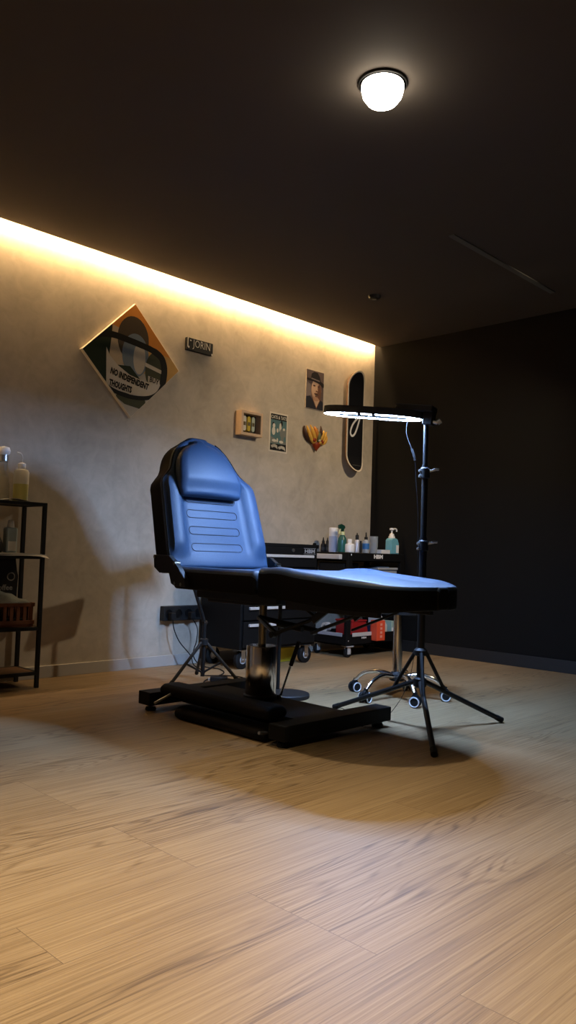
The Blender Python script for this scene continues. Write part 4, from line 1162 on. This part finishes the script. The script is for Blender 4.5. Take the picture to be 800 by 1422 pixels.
def sheet(name, lab, pts, z, droop, mat, cat='paper'):
    """pts polygon (x, y); droop(x, y) bends it"""
    bm = newbm()
    f0 = bm.faces.new([bm.verts.new((a, b, z)) for a, b in pts])
    bmesh.ops.triangulate(bm, faces=[f0]); bmesh.ops.subdivide_edges(bm, edges=bm.edges[:], cuts=5, use_grid_fill=True)
    for v_ in bm.verts: v_.co.z += droop(v_.co.x, v_.co.y)
    r_ = bmesh.ops.extrude_face_region(bm, geom=bm.faces[:])
    for v_ in [e for e in r_['geom'] if isinstance(e, bmesh.types.BMVert)]: v_.co.z += .0012
    o = obj(name, bm, mat); return tag(o, lab, cat, 'loose paper sheets on the rack')
sheet('paper_sheet', 'loose paper sheet lying on the rack top by the wash bottle', [(.17, 1.80), (.255, 1.79), (.262, 1.97), (.185, 2.0)], rt + .0006, lambda x, y: .012 * max(0, math.sin((y - 1.80) * 17)) ** 2, M['paper'])
sheet('paper_sheet', 'upper loose paper sheet overhanging the rack second shelf', [(.07, 1.70), (.296, 1.74), (.298, 2.076), (.2745, 2.074), (.2745, 2.042), (.249, 2.042), (.10, 2.040)], .697, lambda x, y: .003 - .45 * max(0, x - .272) - .25 * max(0, y - 2.03) * (1 if x > .272 else 0) + .003 * max(0, math.sin(y * 30)), M['paper'])
sheet('paper_sheet', 'lower loose paper sheet overhanging the rack second shelf', [(.09, 1.78), (.282, 1.72), (.276, 2.03), (.10, 2.03)], .693, lambda x, y: .0006, C_('paper_shade', (.50, .47, .42), .8))
# pale bottle on second shelf
q = Vector((.13, 1.935, .7012))
t = thing('lotion_bottle', 'pale blue square bottle with white cap on the rack second shelf', 'bottle', q)
bm = newbm(); box(bm, q.x - .024, q.x + .024, q.y - .032, q.y + .032, q.z, q.z + .135, .010, 3); obj('body', bm, C_('pale_blue', (.36, .44, .46), .35), t)
bm = newbm(); lathe(bm, [(.017, .134), (.019, .140), (.015, .170), (.010, .176)], q, 20); obj('cap', bm, M['whiteplastic'], t)
bm = newbm(); box(bm, q.x + .0241, q.x + .0248, q.y - .022, q.y + .022, q.z + .012, q.z + .062); obj('label', bm, M['white'], t)
q = Vector((.13, 1.845, .7012))
bottle('dark_bottle', 'dark rounded bottle at the left picture edge on the rack second shelf', q, [(.0, .001), (.040, .001), (.046, .012), (.046, .05), (.030, .085), (.014, .10)], M['blackmatte'], [('cap', [(.015, .098), (.015, .120)], C_('tealdark', (.03, .06, .06)), (0, 0, 0))])
# coffee bag, crate, cloth on third shelf
q = Vector((.10, 1.92, .318))
t = thing('coffee_bag', 'black foil coffee bag standing behind the wooden crate on the rack', 'bag', (.075, 1.90, .318))
bm = newbm(); prism(bm, [(1.76, .320), (2.000, .320), (2.003, .58), (1.99, .672), (1.77, .672), (1.757, .58)], lambda a, b, d: Vector((d, a, b)), .050, .105, 0, .012); obj('bag', bm, M['bag'], t)
bm = newbm()
P = [Vector((.1062, 1.962 + .020 * math.cos(2 * PI * k / 24), .575 + .020 * math.sin(2 * PI * k / 24))) for k in range(24)]
tube(bm, P, .0032, 6, closed=True)
add_text(bm, 'coffee', .040, lambda a, b: Vector((.1064, 1.925 + a, .518 + b)), 0, bold=.0008)
obj('print', bm, C_('bag_print', (.34, .32, .29)), t)
bm = newbm(); box(bm, .1055, .1062, 1.765, 1.998, .40, .468); obj('band', bm, C_('bag_band', (.20, .085, .045)), t)
q = Vector((.185, 1.90, .318))
t = thing('wooden_crate', 'small red-brown slatted wooden crate on the rack third shelf', 'crate', q)
x0, x1, y0, y1 = .125, .235, 1.72, 2.035
bm = newbm(); box(bm, x0, x1, y0, y1, .319, .331, .001)
for x in (x0 + .006, x1 - .006):
    for k in range(9):
        y = y0 + .012 + (y1 - y0 - .024) * k / 8; box(bm, x - .004, x + .004, y - .009, y + .009, .331, .432, .001)
for y in (y0 + .006, y1 - .006):
    for k in range(3):
        x = x0 + .02 + (x1 - x0 - .04) * k / 2; box(bm, x - .012, x + .012, y - .004, y + .004, .331, .432, .001)
for z0, z1 in ((.331, .352), (.424, .444)):
    box(bm, x1 - .004, x1 + .006, y0, y1, z0, z1, .001); box(bm, x0 - .006, x0 + .004, y0, y1, z0, z1, .001); box(bm, x0, x1, y1 - .004, y1 + .006, z0, z1, .001); box(bm, x0, x1, y0 - .006, y0 + .004, z0, z1, .001)
obj('slats', bm, M['darkwood'], t)
bm = newbm(); box(bm, x0 + .02, x1 - .02, y0 + .02, y1 - .02, .331, .36, .004); obj('lining', bm, M['blackmatte'], t)
bm = newbm()
# cloth: a soft pointed cushion-like bundle over the crate
NU, NV = 18, 12; g = []
for i in range(NU + 1):
    row = []
    for j in range(NV + 1):
        a = i / NU; b = j / NV
        y = 1.70 + .300 * a; x = .132 + .135 * b
        hgt = (.115 * (1 - a) ** .9 * math.sin(PI * b) ** .6 + .004) + .005 * math.sin(a * 21 + b * 9)
        row.append((bm.verts.new((x, y, .447 + hgt)), bm.verts.new((x, y, .4455))))
    g.append(row)
for i in range(NU):
    for j in range(NV):
        for s in (0, 1):
            f = bm.faces.new((g[i][j][s], g[i + 1][j][s], g[i + 1][j + 1][s], g[i][j + 1][s])); f.smooth = True
for i in range(NU):
    for j in (0, NV): bm.faces.new((g[i][j][0], g[i + 1][j][0], g[i + 1][j][1], g[i][j][1]))
for j in range(NV):
    for i in (0, NU): bm.faces.new((g[i][j][0], g[i][j + 1][0], g[i][j + 1][1], g[i][j][1]))
tag(obj('cloth_bundle', bm, M['cloth']), 'grey-green woven cloth draped over the wooden crate on the rack', 'cloth')

# ------------------------------------------------------------------ light
def spot(name, loc, target, power, col, size, blend, rad=.04):
    d = bpy.data.lights.new(name, 'SPOT'); d.energy = power; d.color = col; d.spot_size = math.radians(size); d.spot_blend = blend; d.shadow_soft_size = rad
    o = bpy.data.objects.new(name, d); COL.objects.link(o); o.location = loc
    o.rotation_euler = (Vector(target) - Vector(loc)).to_track_quat('-Z', 'Y').to_euler()
    return o
warm = (1.0, 0.80, 0.56)
spot('spot_over_chair', (S1.x, S1.y, H - .10), (2.75, 1.85, 0), 85, warm, 74, .7, .03)
spot('spot_near_camera', (3.0, .30, H - .05), (3.10, .62, 0), 430, (1.0, .80, .50), 84, 1.0, .03)
spot('spot_right', (2.4, 4.35, H - .05), (0, 4.30, .45), 140, warm, 94, 1.0, .03)

w = bpy.data.worlds.new('world'); SC.world = w; w.use_nodes = True
w.node_tree.nodes['Background'].inputs[0].default_value = (0.8, 0.85, 1.0, 1); w.node_tree.nodes['Background'].inputs[1].default_value = 0.0

# ------------------------------------------------------------------ camera
f_px = 1087.07242; yaw = 0.777278132; pitch = 0.0514698325; roll = 0.0330696756
F = Vector((-math.sin(yaw) * math.cos(pitch), math.cos(yaw) * math.cos(pitch), math.sin(pitch)))
R = Vector((math.cos(yaw), math.sin(yaw), 0)); U = R.cross(F)
R2 = R * math.cos(roll) + U * math.sin(roll); U2 = -R * math.sin(roll) + U * math.cos(roll)
cam = bpy.data.cameras.new('camera'); co = bpy.data.objects.new('camera', cam); COL.objects.link(co)
mw = Matrix(((R2.x, U2.x, -F.x, 4.09584805), (R2.y, U2.y, -F.y, 0), (R2.z, U2.z, -F.z, .752924194), (0, 0, 0, 1)))
co.matrix_world = mw
cam.sensor_fit = 'VERTICAL'; cam.sensor_height = 36; cam.lens = f_px / 1422 * 36
cam.clip_start = .05
SC.camera = co
SC.view_settings.view_transform = 'Standard'; SC.view_settings.look = 'None'; SC.view_settings.exposure = 0; SC.view_settings.gamma = 1
SC.view_settings.use_curve_mapping = False
SC.cycles.use_denoising = True
SC.cycles.max_bounces = 8; SC.cycles.sample_clamp_indirect = 6
